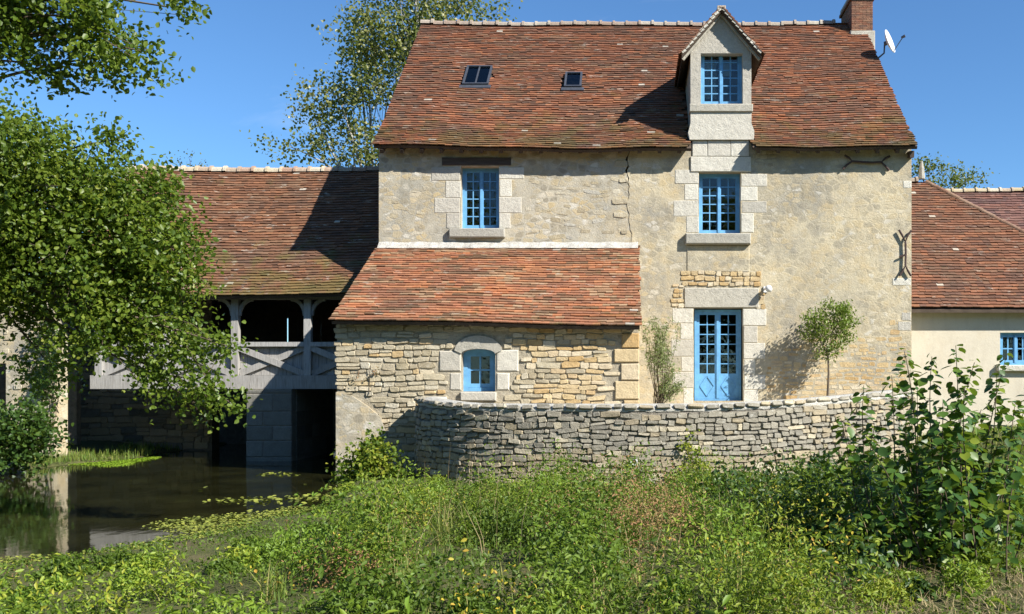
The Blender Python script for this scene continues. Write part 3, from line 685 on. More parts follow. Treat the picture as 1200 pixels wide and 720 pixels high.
# rafter feet under the eave
for i in range(27):
    x = XL+.15+i*.478
    if DX0-.1 < x < DX1+.1: continue
    MB().bar((x, 23.68, 7.50), (x, 24.15, 7.50+.73*.47), .09, .10).done('rafter', M['deck'], roof)
# skylights
def skylight(cx, y, wd, ht, mull):
    z = float(np.interp(y, main.p[:,0], main.p[:,1])); sl = math.atan2(3.36, 3.7); t = Vector((0, math.cos(sl), math.sin(sl))); n = Vector((0, -math.sin(sl), math.cos(sl)))
    ctr = Vector((cx, y, z-.02)); mb = MB(); X = Vector((1,0,0))
    def slab(m, u0, u1, v0, v1, h0, h1): 
        vs = [ctr + X*u + t*v + n*h for h in (h0,h1) for v in (v0,v1) for u in (u0,u1)]
        m.add(vs, [(0,1,5,4),(1,3,7,5),(3,2,6,7),(2,0,4,6),(4,5,7,6),(2,3,1,0)])
    f = .05; a, b = wd/2, ht/2
    slab(mb,-a,-a+f,-b,b,-.05,.10); slab(mb,a-f,a,-b,b,-.05,.10); slab(mb,-a+f,a-f,-b,-b+f,-.05,.098); slab(mb,-a+f,a-f,b-f,b,-.05,.098)
    slab(mb,-a+f,a-f,-b+f,b-f,-.05,.02)
    if mull: slab(mb,-.018,.018,-b+f,b-f,.02,.085)
    o = mb.done('skylight', M['grey_metal'], roof)
    for (u0,u1) in (((-a+f,-.018),(.018,a-f)) if mull else ((-a+f,a-f),)):
        g = MB(); slab(g,u0,u1,-b+f,b-f,.055,.06); build('pane', g.v, g.f, M['glass'], o)
    s = MB(); slab(s,-a-.07,a+.07,-b-.16,-b-.002,-.02,.055); s.done('flashing', M['grey_metal'], roof)
skylight(SX(560,26.7), 26.7, .70, 1.12, True); skylight(SX(672,26.5), 26.5, .46, .86, False)

# chimney: brick shaft on a cement foot
CX0, CX1, CY0, CY1 = SX(998,28.7), SX(1023,28.7), 28.7, 30.15
ch = MB().box(CX0+.015, CX1-.015, CY0+.015, CY1-.015, 11.6, 13.30).done('chimney', M['mortar'], house)
V, F, T = [], [], []
mb = MB(); tt = []
for k in range(20):
    z = 12.22 + k*.052; off = .11 if k % 2 else 0
    if z > 13.1: break
    def brick(x0,x1,y0,y1):
        n0 = len(mb.v); mb.box(x0+.004,x1-.004,y0,y1,z,z+.042); tt.extend([rnd.random()]*(len(mb.v)-n0))
    x = CX0-off
    while x < CX1-.02:
        a, b = max(x, CX0), min(x+.22, CX1); 
        if b-a > .03: brick(a, b, CY0+rnd.uniform(-.004,.004), CY0+.10); brick(a, b, CY1-.1, CY1+rnd.uniform(-.004,.004))
        x += .22
    y = CY0+.10-off*.5
    while y < CY1-.12:
        a, b = max(y, CY0+.104), min(y+.22, CY1-.104)
        if b-a > .03:
            for xa, xb in ((CX0+rnd.uniform(-.004,.004), CX0+.1), (CX1-.1, CX1+rnd.uniform(-.004,.004))):
                n0 = len(mb.v); mb.box(xa, xb, a+.004, b-.004, z, z+.042); tt.extend([rnd.random()]*(len(mb.v)-n0))
        y += .22
tag(build('brickwork', mb.v, mb.f, M['brick'], ch, tint=tt), kind='stuff')
MB().box(CX0-.05, CX1+.05, CY0-.07, CY1+.05, 11.6, 12.19, .02).done('cement_foot', M['ashlar_grey'], ch)
MB().box(CX0-.05, CX1+.05, CY0-.05, CY1+.05, 13.12, 13.20, .01).done('chimney_cap', M['brick'], ch)
MB().box(CX0-.02, CX1+.02, CY0-.02, CY1+.02, 13.20, 13.33, .01).done('chimney_cap', M['ashlar_grey'], ch)

# dormer
DY = FY-.09
DCX = (DX0+DX1)/2; DH = (DX1-DX0)/2
dw = (FX(821), FX(870), FZ(123), FZ(57))
dz_e, dz_a = 9.94, 10.88
dorm = MB()
dorm.v, dorm.f = [], []
plate = wall_plate(DX0, DX1, FZ(133), dz_e-.0, DY, DY+.35, [dw]); dorm.add(plate.v, plate.f)
dorm.prism([(DX0, dz_e+.001), (DX1, dz_e+.001), (DX1-.02, dz_e+.05), (DCX, dz_a-.02), (DX0+.02, dz_e+.05)], DY, DY+.35)
dm = dorm.done('dormer', M['ashlar'], house)
aw = dw[1]-dw[0]; ar = .10                          # arched head set into the opening
pts = [(dw[0]+aw*k/12, dw[3]-ar+ar*math.sin(math.pi*k/12)) for k in range(13)]
MB().prism([(dw[0], dw[3]-.0005)] + pts + [(dw[1], dw[3]-.0005)], DY+.004, DY+.30).done('arch_stone', M['ashlar'], dm)
casement(house, 'window', dw[0], dw[1], dw[2], dw[3], DY+RW-.05, 2, 6, M['blue'])
MB().box(DX0-.03, DX1+.03, DY-.07, DY+.25, FZ(133), FZ(124)-.002, .015).done('sill', M['ashlar_grey'], dm)
# stone apron below, flaring at the foot, then coursed blocks down to the lintel of the window underneath
MB().prism([(DX0-.02, FZ(165)), (DX1+.06, FZ(165)), (DX1+.07, FZ(155)), (DX1+.0, FZ(146)), (DX1, FZ(133)-.002), (DX0, FZ(133)-.002), (DX0, FZ(146)), (DX0-.06, FZ(157))], DY-.02, DY+.3).done('apron_stone', M['ashlar'], dm)
blocks(dm, rects_px([(811,829,165,184),(829,856,165,184),(856,878,165,184)], FY), FY-.03, M['ashlar'], .3, .03)
# cheeks
for s, x in ((-1, DX0), (1, DX1)):
    x0, x1 = (x, x+.12) if s < 0 else (x-.12, x)
    yr = float(np.interp(dz_e, main.p[:,1], main.p[:,0]))
    MB().prism_x([(DY+.352, 7.9), (24.9, 8.4), (yr+.15, dz_e), (DY+.352, dz_e)], x0, x1).done('cheek', M['mortar'], dm)
# dormer roof
yE = float(np.interp(9.86, main.p[:,1], main.p[:,0])); yA = float(np.interp(10.97, main.p[:,1], main.p[:,0]))
run = DH+.22
for s in (-1, 1):
    yf = DY-.20
    V = [(DCX, yf, 10.97), (DCX+s*run, yf, 9.86), (DCX+s*run, yE+.25, 9.86), (DCX, yA+.2, 10.97)]
    V += [(x, y, z-.09) for x, y, z in V]
    F = [(0,1,2,3),(7,6,5,4),(0,4,5,1),(1,5,6,2),(2,6,7,3),(3,7,4,0)]
    if s < 0: F = [f[::-1] for f in F]
    build('dormer_roof', V, F, M['deck'], dm)
    rf = Roof((DCX+s*run, yf, 9.86), (0,1,0), (-s,0,0), [(-.04,-.045),(run,1.11)], -.03, yA-yf+.1)
    rf.tiles('tile_courses', M['tile_main'], PAL_MAIN, dm, 20+s, gauge=.125, width=.17, skip=lambda u, l, p, yf=yf: p[:,1] > np.interp(p[:,2], main.p[:,1], main.p[:,0])+.12)
    for k in range(11):                             # pale mortared verge tiles up the gable
        t0, t1 = k/11, (k+1)/11; zz = lambda t: 9.83+1.11*t
        xa, xb = DCX+s*run*(1-t0), DCX+s*run*(1-t1)
        P0, P1 = Vector((xa, yf-.03, zz(t0)+.035)), Vector((xb, yf-.03, zz(t1)+.035-.0))
        MB().bar(P0 + Vector((0,.10,.025)), P1 + Vector((0,.10,-.01)), .22, .07).done('verge_tile', M['ashlar'], dm)
    MB().bar((DCX+s*run*.98, yf+.14, 9.77), (DCX+s*.02, yf+.14, 10.87), .05, .09).done('barge_rafter', M['ashlar_grey'], dm)
MB().bar((DCX, yf+.02, 10.99), (DCX, yA, 10.99), .2, .09).done('ridge_capping', NTcache('ridge_pale'), dm)
# curtains behind the dormer panes
for x0, x1, z0, z1 in ((dw[0]+.12, DCX-.08, FZ(112), FZ(66)), (DCX+.08, DCX+.30, FZ(85), FZ(66))):
    n = 18; vs = [(x0+(x1-x0)*i/n, DY+RW+.12+.014*math.sin(i*1.9), z) for z in (z0, z1) for i in range(n+1)]
    vs += [(x, y+.006, z) for x, y, z in vs]; m_ = 2*(n+1)
    build('curtain', vs, [(i, i+1, n+2+i, n+1+i) for i in range(n)] + [(m_+n+1+i, m_+n+2+i, m_+i+1, m_+i) for i in range(n)], M['curtain'], dm, smooth=True)
MB().box(DX0+.13, DX1-.13, DY+1.1, DY+1.14, 8.2, 10.2).done('inner_wall', M['interior'], dm)

# windows, door, surrounds
casement(house, 'window', *w1, FY+RW-.02, 2, 6, M['blue']); casement(house, 'window', *w2, FY+RW-.05, 2, 6, M['blue'])
casement(house, 'door', dr[0]+.03, dr[1]-.03, dr[2], dr[3]-.03, FY+RW-.06, 2, 6, M['blue'], panels=.62, st=.07)
MB().box(dr[0]-.002, dr[1]+.002, FY+.10, FY+.5, 1.30, dr[2]).done('threshold', M['ashlar_grey'], house)
dl_l = [(506,540,196,212),(522,540,212,232),(508,540,232,250),(524,540,250,268)]; dl_r = [(585,615,196,210),(585,600,210,231),(585,612,231,250),(585,599,250,268)]
blocks(wall_l, rects_px(dl_l+dl_r, FY), FY, M['ashlar'], .24, .018)
MB().box(FX(518), FX(599), FY-.03, FY+.3, FZ(194)-.0, FZ(185), .012).done('lintel', M['lintel_wood'], wall_l)
MB().box(FX(527), FX(592), FY-.13, FY+.24, FZ(279), FZ(268.5), .02).done('sill', M['ashlar_grey'], wall_l)
b2 = [(790,819,199,216),(802,819,216,235),(788,819,235,254),(803,819,254,273),(868,899,204,219),(868,887,219,236),(868,898,236,250),(868,884,250,273)]
blocks(wall_r, rects_px(b2, FY), FY-.012, M['ashlar'], .24, .018)
MB().box(FX(809), FX(880), FY-.05, FY+.24, FZ(202)+.002, FZ(184)-.004, .014).done('lintel', M['ashlar'], wall_r)
MB().box(FX(803), FX(879), FY-.16, FY+.24, FZ(287), FZ(274.5), .025).done('sill', M['ashlar_grey'], wall_r)
MB().box(FX(805), FX(878), FY-.03, FY+.2, FZ(319), FZ(288), .012).done('apron_panel', M['plaster'], wall_r)
MB().box(FX(802), FX(889), FY-.045, FY+.24, FZ(361)+.002, FZ(338), .015).done('lintel', M['ashlar_grey'], wall_r)
b3 = [(787,813,361,379),(797,813,379,398),(786,813,398,418),(799,813,418,436),(787,813,436,455),(800,813,455,476),(871,899,362,382),(871,888,382,402),(871,897,402,421),(871,886,421,439),(871,897,439,457),(871,888,457,476)]
blocks(wall_r, rects_px(b3, FY), FY-.012, M['ashlar'], .24, .018)
# rubble left bare over the door, at the foot of the front, and ghosting in the left half
it = []
for (u, z, w_, h) in courses(FX(800), FX(892), FZ(337), FZ(320), (.11,.14), (.15,.28), 31): it.append(((u, FY+.01, z), w_, .05, h, 0, rnd.uniform(-.05,.05), M['rub_ochre']))
for (u, z, w_, h) in courses(FX(790), FX(802), FZ(361), FZ(337), (.1,.13), (.12,.2), 32): it.append(((u, FY+.01, z), w_, .045, h, 0, rnd.uniform(-.05,.05), M['rub_ochre']))
for (u, z, w_, h) in courses(FX(890), FX(897), FZ(361), FZ(340), (.1,.13), (.12,.15), 33): it.append(((u, FY+.01, z), w_, .045, h, 0, rnd.uniform(-.05,.05), M['rub_ochre']))
r5 = random.Random(9)
for (u, z, w_, h) in courses(FX(900), XR-.1, 1.35, FZ(350), (.09,.15), (.16,.34), 34):
    px = VX+u*48; py = VY-(z-EYE)*48
    dens = 1.25*sstep(375, 440, py) + .35*sstep(1020, 1060, px)*sstep(340,380,py) - .25*sstep(960,900,px)*sstep(455,420,py)
    if r5.random() < dens*.85: it.append(((u, FY+.012, z), w_*.93, .028, h*r5.uniform(.7,1), 0, r5.uniform(-.12,.12), M['rub_ochre']))
for (a, b, c, d) in ((886,912,176,196),):
    for (u, z, w_, h) in courses(FX(a), FX(b), FZ(d), FZ(c), (.08,.11), (.12,.22), a): it.append(((u, FY+.01, z), w_, .035, h, 0, 0, M['rub_tan']))
place_stones(it, wall_r, 300)
it = []
for (u, z, w_, h) in courses(XL+.05, CK-.1, 5.35, ZT-.15, (.12,.2), (.2,.46), 41):
    if w1[0]-.75 < u < w1[1]+.72 and w1[2]-.35 < z < w1[3]+.35: continue
    if r5.random() < .36: it.append(((u+r5.uniform(-.05,.05), FY+.016, z+r5.uniform(-.05,.05)), w_*r5.uniform(.6,1), .022, h*r5.uniform(.55,1), 0, r5.uniform(-.2,.2), M['rub_tan'] if r5.random() < .8 else M['ashlar_grey']))
for z_, w_, h_ in ((5.6,.16,.12),(6.02,.34,.16),(6.35,.38,.17),(7.28,.3,.2),(6.86,.2,.12)):  it.append(((CK-.04-w_/2, FY+.01, z_), w_, .032, h_*.8, 0, r5.uniform(-.05,.05), M['rub_tan']))
place_stones(it, wall_l, 300)
# corner stones of the right edge
blocks(wall_r, rects_px([(1052,1067.6,377,388),(1046,1067.6,326,335),(1057,1067.6,212,221),(1056,1067.6,366,376)], FY), FY-.012, M['ashlar'], .1, .012)
# wrought iron tie anchors
def anchor(pts_list, rad=.026):
    mb = MB()
    for pts in pts_list: mb.tube([(FX(x), FY-.075, FZ(y)) for x, y in pts], rad, 6)
    a = mb.done('tie_anchor', M['iron'], house); return a
anchor([[(998,190),(1010,191),(1022,191.5),(1032,191)], [(987,199),(992,194),(998,190),(994,186),(989,183)], [(1041,201),(1037,196),(1032,191),(1036,187),(1042,184)]])
anchor([[(1060,284),(1060.5,298),(1060,312)], [(1052.5,270),(1056,276),(1060,284),(1063,276),(1067,271)], [(1053,324),(1057,318),(1060,312),(1063,318),(1066.5,324)], [(1053,302),(1060.5,299)]])
# gutter stub under the verge
MB().bar((XR-.05, 23.75, 7.45), (XR-.05, 24.1, 7.5), .1, .16).done('corbel', M['deck'], house)

lamp = thing('wall_lamp', (FX(897), FY-.02, FZ(339)), 'small white flood lamp fixed beside the stone door lintel', 'lamp')
MB().box(FX(894.5), FX(899.5), FY-.05, FY-.0125, FZ(343), FZ(336)).done('bracket', M['white_metal'], lamp)
MB().tube([(FX(896), FY-.05, FZ(339)), (FX(896), FY-.13, FZ(339)), (FX(898), FY-.20, FZ(338))], .025, 6).done('arm', M['white_metal'], lamp)
MB().tube([(FX(898), FY-.14, FZ(337.5)), (FX(899), FY-.22, FZ(339)), (FX(899.5), FY-.30, FZ(341))], [.05,.085,.075], 10).done('lamp_head', M['white_metal'], lamp, True)

# satellite dish on the right verge
DP = Vector((SX(1040,27.4), 27.4, SZ(50,27.4))); n_ = Vector((.80,-.50,.30)).normalized()
dish = thing('satellite_dish', (XR+.05, 27.55, SZ(70,27.5)), 'white satellite dish on a bracket at the roof edge beside the chimney', 'satellite dish')
u_ = n_.cross(Vector((0,0,1))).normalized(); v_ = u_.cross(n_)
vs, fs = [], []; rings = [0, .12, .22, .30, .34]
for side in (0, 1):
    vs.append(DP + n_*(-.02*side))
    for r_ in rings[1:]:
        for k in range(20): a = 2*math.pi*k/20; vs.append(DP + u_*r_*.92*math.cos(a) + v_*r_*math.sin(a) + n_*(.75*r_*r_ - .02*side))
    b = side*81
    for k in range(20):
        f = [(b, b+1+k, b+1+(k+1)%20)] + [(b+1+(q-1)*20+k, b+1+q*20+k, b+1+q*20+(k+1)%20, b+1+(q-1)*20+(k+1)%20) for q in range(1,4)]
        fs += f if side == 0 else [x[::-1] for x in f]
for k in range(20): fs.append((61+k, 81+61+k, 81+61+(k+1)%20, 61+(k+1)%20))
build('reflector', vs, fs, M['white_metal'], dish, True)
foot = Vector((XR+.0, 27.55, SZ(70,27.55)-.1))
MB().tube([foot, foot+Vector((.06,-.04,.12)), DP-n_*.1-Vector((0,0,.25)), DP-n_*.08+Vector((0,0,.06))], .024, 8).done('mast', M['grey_metal'], dish)
MB().tube([DP-n_*.09, DP-n_*.005], .06, 8).done('mount', M['grey_metal'], dish)
lnb = DP + n_*.46 - v_*.06
MB().tube([DP-v_*.33+n_*.06, lnb-n_*.02], .014, 6).done('feed_arm', M['grey_metal'], dish)
MB().tube([lnb+n_*.04, lnb-n_*.07], [.04,.032], 8).done('receiver', M['grey_metal'], dish)

# ------------------------------------------------------------------ the lean-to
LY = 20.5
LX0, LX1 = -6.14, 0.14
lean = thing('lean_to', (-3, 22, 0.2), 'low rubble stone lean-to with bright orange tiled roof against the house front', 'lean-to')
lw = (SX(541,LY), SX(580.5,LY), SZ(459,LY), SZ(409,LY))
lwall = wall_plate(LX0, LX1, -.4, 3.22, LY, LY+.5, [lw]).done('wall', M['mortar'], lean)
for xa, xb in ((LX0, LX0+.45), (LX1-.45, LX1)):
    MB().prism_x([(LY+.501, -.4), (FY-.02, -.4), (FY-.02, 5.0), (LY+.501, 3.2)], xa+.001, xb-.001).done('side_wall', M['mortar_ochre'], lean)
MB().box(LX0+.46, LX1-.46, LY+1.6, LY+1.7, 0, 3.2).done('inner_wall', M['interior'], lean)
sagl = lambda u, t: -.13*np.clip((u+6.2)/6.4,0,1)*(1-t) + .012*np.sin(u*1.3+t*1)*(1-t*.7)
lr = Roof((0,0,0), (1,0,0), (0,1,0), [(20.16,3.19),(21.1,3.66),(24.0-.02,5.22)], LX0-.05, LX1+.06, sagl)
lroof = lr.deck('roof', M['deck'], lean)
lr.tiles('tile_courses', M['tile_lean'], PAL_LEAN, lroof, 8, gauge=.135, width=.18)
vs = []; n = 40
fl = MB()
us = np.linspace(LX0-.02, LX1+.02, n)
for i in range(n-1):
    h0, h1 = 5.36+.012*math.sin(i*1.3), 5.36+.012*math.sin((i+1)*1.3); d0, d1 = 23.80+.02*math.sin(i*2.1), 23.80+.02*math.sin((i+1)*2.1)
    fl.add([(us[i],d0,5.19),(us[i+1],d1,5.19),(us[i+1],FY-.014,h1),(us[i],FY-.014,h0)], [(0,1,2,3)])
fl.add([(us[0],23.80,5.19),(us[0],FY-.014,5.36),(us[0],FY-.014,5.15),(us[-1],23.80,5.19),(us[-1],FY-.014,5.36),(us[-1],FY-.014,5.15)], [(0,1,2),(5,4,3)])
fl.done('mortar_flashing', M['mortar_white'], lroof)
for i in range(15): x = LX0+.2+i*.42; MB().bar((x,20.28,3.20-.13*(x+6.2)/6.4-.03), (x,20.9,3.47-.11*(x+6.2)/6.4-.03), .08, .08).done('rafter', M['deck'], lroof)
win = casement(lean, 'window', *lw, LY+.22, 2, 2, M['blue'], leaves=1, fr=.09, st=.06, bar=.035, arch=.09)
bl = [(515,541,411,436),(526,541,437,458),(580.5,609,410,436),(580.5,598,437,458)]
LB = rects_px(bl, LY); blocks(lwall, LB, LY, M['ashlar'], .25, .05, c=.025)
a0, a1, za = SX(533,LY), SX(588,LY), SZ(411,LY); cxm = (lw[0]+lw[1])/2; hw = (lw[1]-lw[0])/2
ou = [(cxm+(a1-a0)/2*math.cos(R(q)), za+.31*math.sin(R(q))) for q in range(0, 181, 18)]
inn = [(cxm-hw*math.cos(R(q)), lw[3]-.10+.10*math.sin(R(q))) for q in range(0, 181, 20)]
MB().prism(ou[:-1] + [(a0, za)] + inn, LY-.055, LY+.21).done('arch_stone', M['ashlar_grey'], lwall)
MB().box(SX(540,LY), SX(582,LY), LY-.09, LY+.22, SZ(470,LY), SZ(459.5,LY), .02).done('sill', M['ashlar'], lwall)
it = []
ar_box = (a0-.03, a1+.03, za-.02, za+.33)
for (u, z, w_, h) in courses(LX0, LX1, -.1, 3.12, (.075,.15), (.17,.40), 51):
    hit = any(u+w_/2 > q[0]-.01 and u-w_/2 < q[1]+.01 and z+h/2 > q[2]-.01 and z-h/2 < q[3]+.01 for q in LB+[lw, ar_box, (SX(540,LY),SX(582,LY),SZ(470,LY),SZ(459,LY))])
    if hit:
        for q in [ar_box]+LB:                          # trim at the surround instead of dropping the stone
            if u < q[0] and u+w_/2 > q[0] and u-w_/2 < q[0]-.14: w2_ = q[0]-.015-(u-w_/2); u = u-w_/2+w2_/2; w_ = w2_
            elif u > q[1] and u-w_/2 < q[1] and u+w_/2 > q[1]+.14: w2_ = u+w_/2-(q[1]+.015); u = u+w_/2-w2_/2; w_ = w2_
        if any(u+w_/2 > q[0]-.01 and u-w_/2 < q[1]+.01 and z+h/2 > q[2]-.01 and z-h/2 < q[3]+.01 for q in LB+[lw, ar_box, (SX(540,LY),SX(582,LY),SZ(470,LY),SZ(459,LY))]): continue
    px = VX+u*56.2; py = VY-(z-EYE)*56.2
    if px < 447-0.25*(py-460) and py > 462 and not (px < 420 and r5.random() < .2): continue      # patch of old render at the corner
    oc = sstep(570, 680, px) 
    mt = M['rub_ochre'] if r5.random() < .12+.75*oc else M['rub_tan']
    it.append(((u, LY+.005, z), w_, .022+r5.uniform(0,.026), h, r5.uniform(-.05,.05), r5.uniform(-.09,.09), mt))
for z0, z1, wd in ((1.2,1.55,.30),(1.58,1.95,.48),(1.98,2.32,.36),(2.35,2.62,.5),(2.65,2.95,.34)):
    it = [q for q in it if not (q[0][0]+q[1]/2 > LX1-wd-.0 and z0-.06 < q[0][2] < z1+.06)]
    MB().box(LX1-wd, LX1+.02, LY-.045, LY+.3, z0, z1, .016).done('quoin', M['rub_ochre'], lwall)
place_stones(it, lwall, 300)
MB().prism([(LX0-.01,.0),(SX(462,LY),.0),(SX(452,LY),.9),(SX(447,LY),1.2),(SX(430,LY),1.45),(SX(412,LY),1.66),(LX0-.01,1.72)], LY-.05, LY+.02).done('render_patch', M['plaster_left'], lwall)

# ------------------------------------------------------------------ terrace and its curved retaining wall
CP = np.array([(-4.28,20.44),(-4.32,19.9),(-4.12,19.3),(-3.72,18.75),(-3.1,18.25),(-2.3,17.92),(-1.2,17.75),(.2,17.75),(1.8,18.05),(3.3,18.65),(4.6,19.5),(5.6,20.6),(6.3,22.0),(6.75,23.9)])
def catmull(P, n=14):
    Q = np.vstack([2*P[0]-P[1], P, 2*P[-1]-P[-2]]); out = []
    for i in range(1, len(Q)-2):
        for k in range(n):
            t = k/n; p0, p1, p2, p3 = Q[i-1:i+3]
            out.append(.5*((2*p1)+(-p0+p2)*t+(2*p0-5*p1+4*p2-p3)*t*t+(-p0+3*p1-3*p2+p3)*t**3))
    return np.array(out+[P[-1]])
CV = catmull(CP); SL = np.concatenate([[0], np.cumsum(np.hypot(*np.diff(CV, axis=0).T))])
def cw_at(s):
    x = np.interp(s, SL, CV[:,0]); y = np.interp(s, SL, CV[:,1]); e = .15
    tx = np.interp(s+e, SL, CV[:,0])-np.interp(s-e, SL, CV[:,0]); ty = np.interp(s+e, SL, CV[:,1])-np.interp(s-e, SL, CV[:,1])
    q = math.hypot(tx, ty); return x, y, tx/q, ty/q
def top_z(s): return 1.48 + .24*float(sstep(SL[-1]*.42, SL[-1]*.85, s)) + .10*float(sstep(3.2, .4, s))
tw = thing('terrace_wall', (0.5, 18.6, 0.1), 'curved grey rubble retaining wall with pale mortared coping before the terrace', 'wall')
V, F = [], []; ns = 90; prof = None
for i in range(ns+1):
    s = SL[-1]*i/ns; x, y, tx, ty = cw_at(s); nx, ny = ty, -tx; h = top_z(s)
    for (d, z) in ((.0,-.3),(.0,h-.10),(-.03,h-.06),(-.42,h+.04),(-.45,h-.0),(-.45,-.3)): V.append((x+nx*d, y+ny*d, z))
for i in range(ns):
    for k in range(5): a = i*6+k; F.append((a, a+6, a+7, a+1))
twall = build('wall_core', V, F, M['mortar_dark'], tw)
it = []
for (u, z, w_, h) in courses(.05, SL[-1]-.1, -.12, 1.45, (.075,.135), (.12,.29), 61, .008):
    x, y, tx, ty = cw_at(u); zt = top_z(u)-1.5; z = z*(1+zt/1.5)
    if z+h/2 > top_z(u)-.07: continue
    gl = z + r5.uniform(-.13,.13)
    low = gl < .62
    if low and r5.random() < .35: h *= 1.15
    mt = (M['rub_base'] if r5.random() < .85 else M['rub_tan']) if low else (M['rub_grey'] if r5.random() < .93 else M['rub_base'])
    if x > 3.3 and r5.random() < .45: mt = M['rub_base']
    d = .028+r5.uniform(0,.035); nx, ny = ty, -tx
    it.append(((x-nx*.0, y-ny*.0, z), w_, d, h, math.atan2(ty, tx)+r5.uniform(-.1,.1), r5.uniform(-.13,.13), mt))
place_stones(it, twall, 300)
# coping: flat stones bedded in white mortar, tipped outwards
V, F = [], []
for i in range(ns*2+1):
    s = SL[-1]*i/(ns*2); x, y, tx, ty = cw_at(s); nx, ny = ty, -tx; h = top_z(s)
    for (d, z) in ((.012,-.085+rnd.uniform(-.012,.012)),(.03+rnd.uniform(-.01,.01),-.05),(-.02,.005+rnd.uniform(-.008,.008)),(-.22,.058),(-.44,.05),(-.47,.0)): V.append((x+nx*d, y+ny*d, h+z))
for i in range(ns*2):
    for k in range(5): a = i*6+k; F.append((a, a+6, a+7, a+1))
build('coping_mortar', V, F, M['mortar_cap'], tw, smooth=True)
s = .12; ri = random.Random(77)
while s < SL[-1]-.15:
    L = ri.uniform(.16, .36); x, y, tx, ty = cw_at(s+L/2); nx, ny = ty, -tx
    o = bpy.data.objects.new('coping_stone', stone_mesh(ri.randrange(28), M['rub_grey'] if ri.random() < .8 else M['rub_base']))
    o.location = (x+nx*-.05, y+ny*-.05, top_z(s+L/2)-.035+ri.uniform(-.01,.01)); o.scale = (L*.84, .10+ri.uniform(0,.03), ri.uniform(.07,.10))
    o.rotation_euler = (R(-28)+ri.uniform(-.15,.15), ri.uniform(-.06,.06), math.atan2(ty, tx)); link(o, tw); s += L
x, y, tx, ty = cw_at(float(np.interp(.05, CV[:,0][8:-20], SL[8:-20]))); 
px_, pz_ = SX(743,17.75), SZ(541,17.75)
dp = MB()
for q in range(14):
    a, b = 2*math.pi*q/14, 2*math.pi*(q+1)/14; c_ = [(math.cos(t), math.sin(t)) for t in (a, b)]
    o4 = [(px_+.065*c*1, 17.66, pz_+.065*s_) for c, s_ in c_]; i4 = [(px_+.045*c, 17.66, pz_+.045*s_) for c, s_ in c_]
    dp.add(o4+i4+[(x_, 18.0, z_) for x_, y_, z_ in o4+i4], [(0,2,3,1),(0,1,5,4),(2,6,7,3)])
dp.done('drain_pipe', M['white_metal'], tw)
MB().box(px_-.05, px_+.05, 17.9, 17.91, pz_-.05, pz_+.05).done('bore_shade_plate', M['black'], tw)  # black plate inside the pipe, painted in for the dark of the bore
# terrace floor
tv = [(x, y, 1.40) for x, y in CV[::4]] + [(6.75, 24.0, 1.40), (.1, 24.0, 1.40), (.1, 20.44, 1.40)]
tag(build('terrace', tv, [tuple(range(len(tv)))], M['gravel']), 'gravel terrace behind the curved wall', None, kind='structure')

# ------------------------------------------------------------------ the gallery wing on the left
GY0 = 24.3
wing = thing('gallery_wing', (-10, 28, 0.1), 'long low wing with silvered oak gallery over the stream and mossy tiled roof', 'building')
GXL, GXR = -14.25, XL-.03
sagw = lambda u, t: .012*np.sin(u*.8+t)*(1-t*.5) - .06*np.sin(np.pi*np.clip((u+14.2)/8,0,1))
wr = Roof((0,0,0), (1,0,0), (0,1,0), [(23.85,4.08),(24.9,4.92),(28.1,8.02)], GXL-.1, GXR, sagw)
wroof = wr.deck('roof', M['deck'], wing)
wr.tiles('tile_courses', M['tile_wing'], PAL_WING, wroof, 14, gauge=.122, width=.17)
Roof((0,56.2,0), (1,0,0), (0,-1,0), [(23.85,4.08),(24.9,4.92),(28.1,8.02)], GXL-.1, GXR).deck('roof', M['deck'], wing)
ridge_tiles((GXL-.1, 28.1, 8.06), (GXR-.3, 28.1, 8.06), wroof, None, 'ridge_pale', step=.40, rad=.14, seed=4, sag=sagw)
for i in range(16): x = GXL+.2+i*.5; MB().bar((x,23.92,4.06), (x,24.5,4.06+.8*.58), .09, .1).done('rafter', M['deck'], wroof)
zf0, zf1, zr = SZ(455,GY0), SZ(441,GY0), SZ(402,GY0); zt_ = 4.05
posts = [SX(116,GY0), SX(196,GY0), SX(275.5,GY0), SX(360.5,GY0), SX(441,GY0)]
def lintb(name, *a): return MB().box(*a).done(name, M['oak'], wing)
lintb('sill_beam', GXL+.9, GXR-.02, GY0-.06, GY0+.22, zf0-.02, zf1+.02)
lintb('wall_plate_beam', GXL+.1, GXR-.02, GY0-.02, GY0+.2, zt_-.06, zt_+.16)
for i, x in enumerate(posts):
    p = lintb('post', x-.085, x+.085, GY0-.04, GY0+.13, zf1+.022, zt_-.062)
    for s in (-1, 1):                               # curved knee braces
        pts = []
        mb = MB(); arc = [(x+s*(.085+.34*(1-math.cos(R(a)))), zt_-.46+.40*math.sin(R(a))) for a in range(0, 91, 15)]
        for a, b in zip(arc, arc[1:]): mb.bar((a[0], GY0+.06, a[1]), (b[0], GY0+.06, b[1]), .085, .08, up=(0,1,0))
        mb.done('brace', M['oak'], wing)
for a, b in zip(posts, posts[1:]):
    x0, x1 = a+.087, b-.087
    lintb('rail', x0, x1, GY0-.05, GY0+.13, zr-.09, zr+.02)
    for (p, q, yy) in (((x0, zr-.12), (x1, zf1+.06), GY0+.0), ((x0, zf1+.06), (x1, zr-.12), GY0+.045)):
        MB().bar((p[0], yy, p[1]), (q[0], yy, q[1]), .04, .15, up=(0,0,1)).done('cross_brace', M['oak'], wing)
    x = x0
    while x < x1-.05:
        wd = min(rnd.uniform(.15,.23), x1-x); MB().box(x+.003, x+wd-.003, GY0+.095+rnd.uniform(0,.012), GY0+.122, zf1+.025, zr-.092).done('board', M['oak'], wing); x += wd
MB().box(GXL+.9, GXR-.02, GY0+.225, 31.9, zf0+.02, zf1).done('floor', M['deck'], wing)
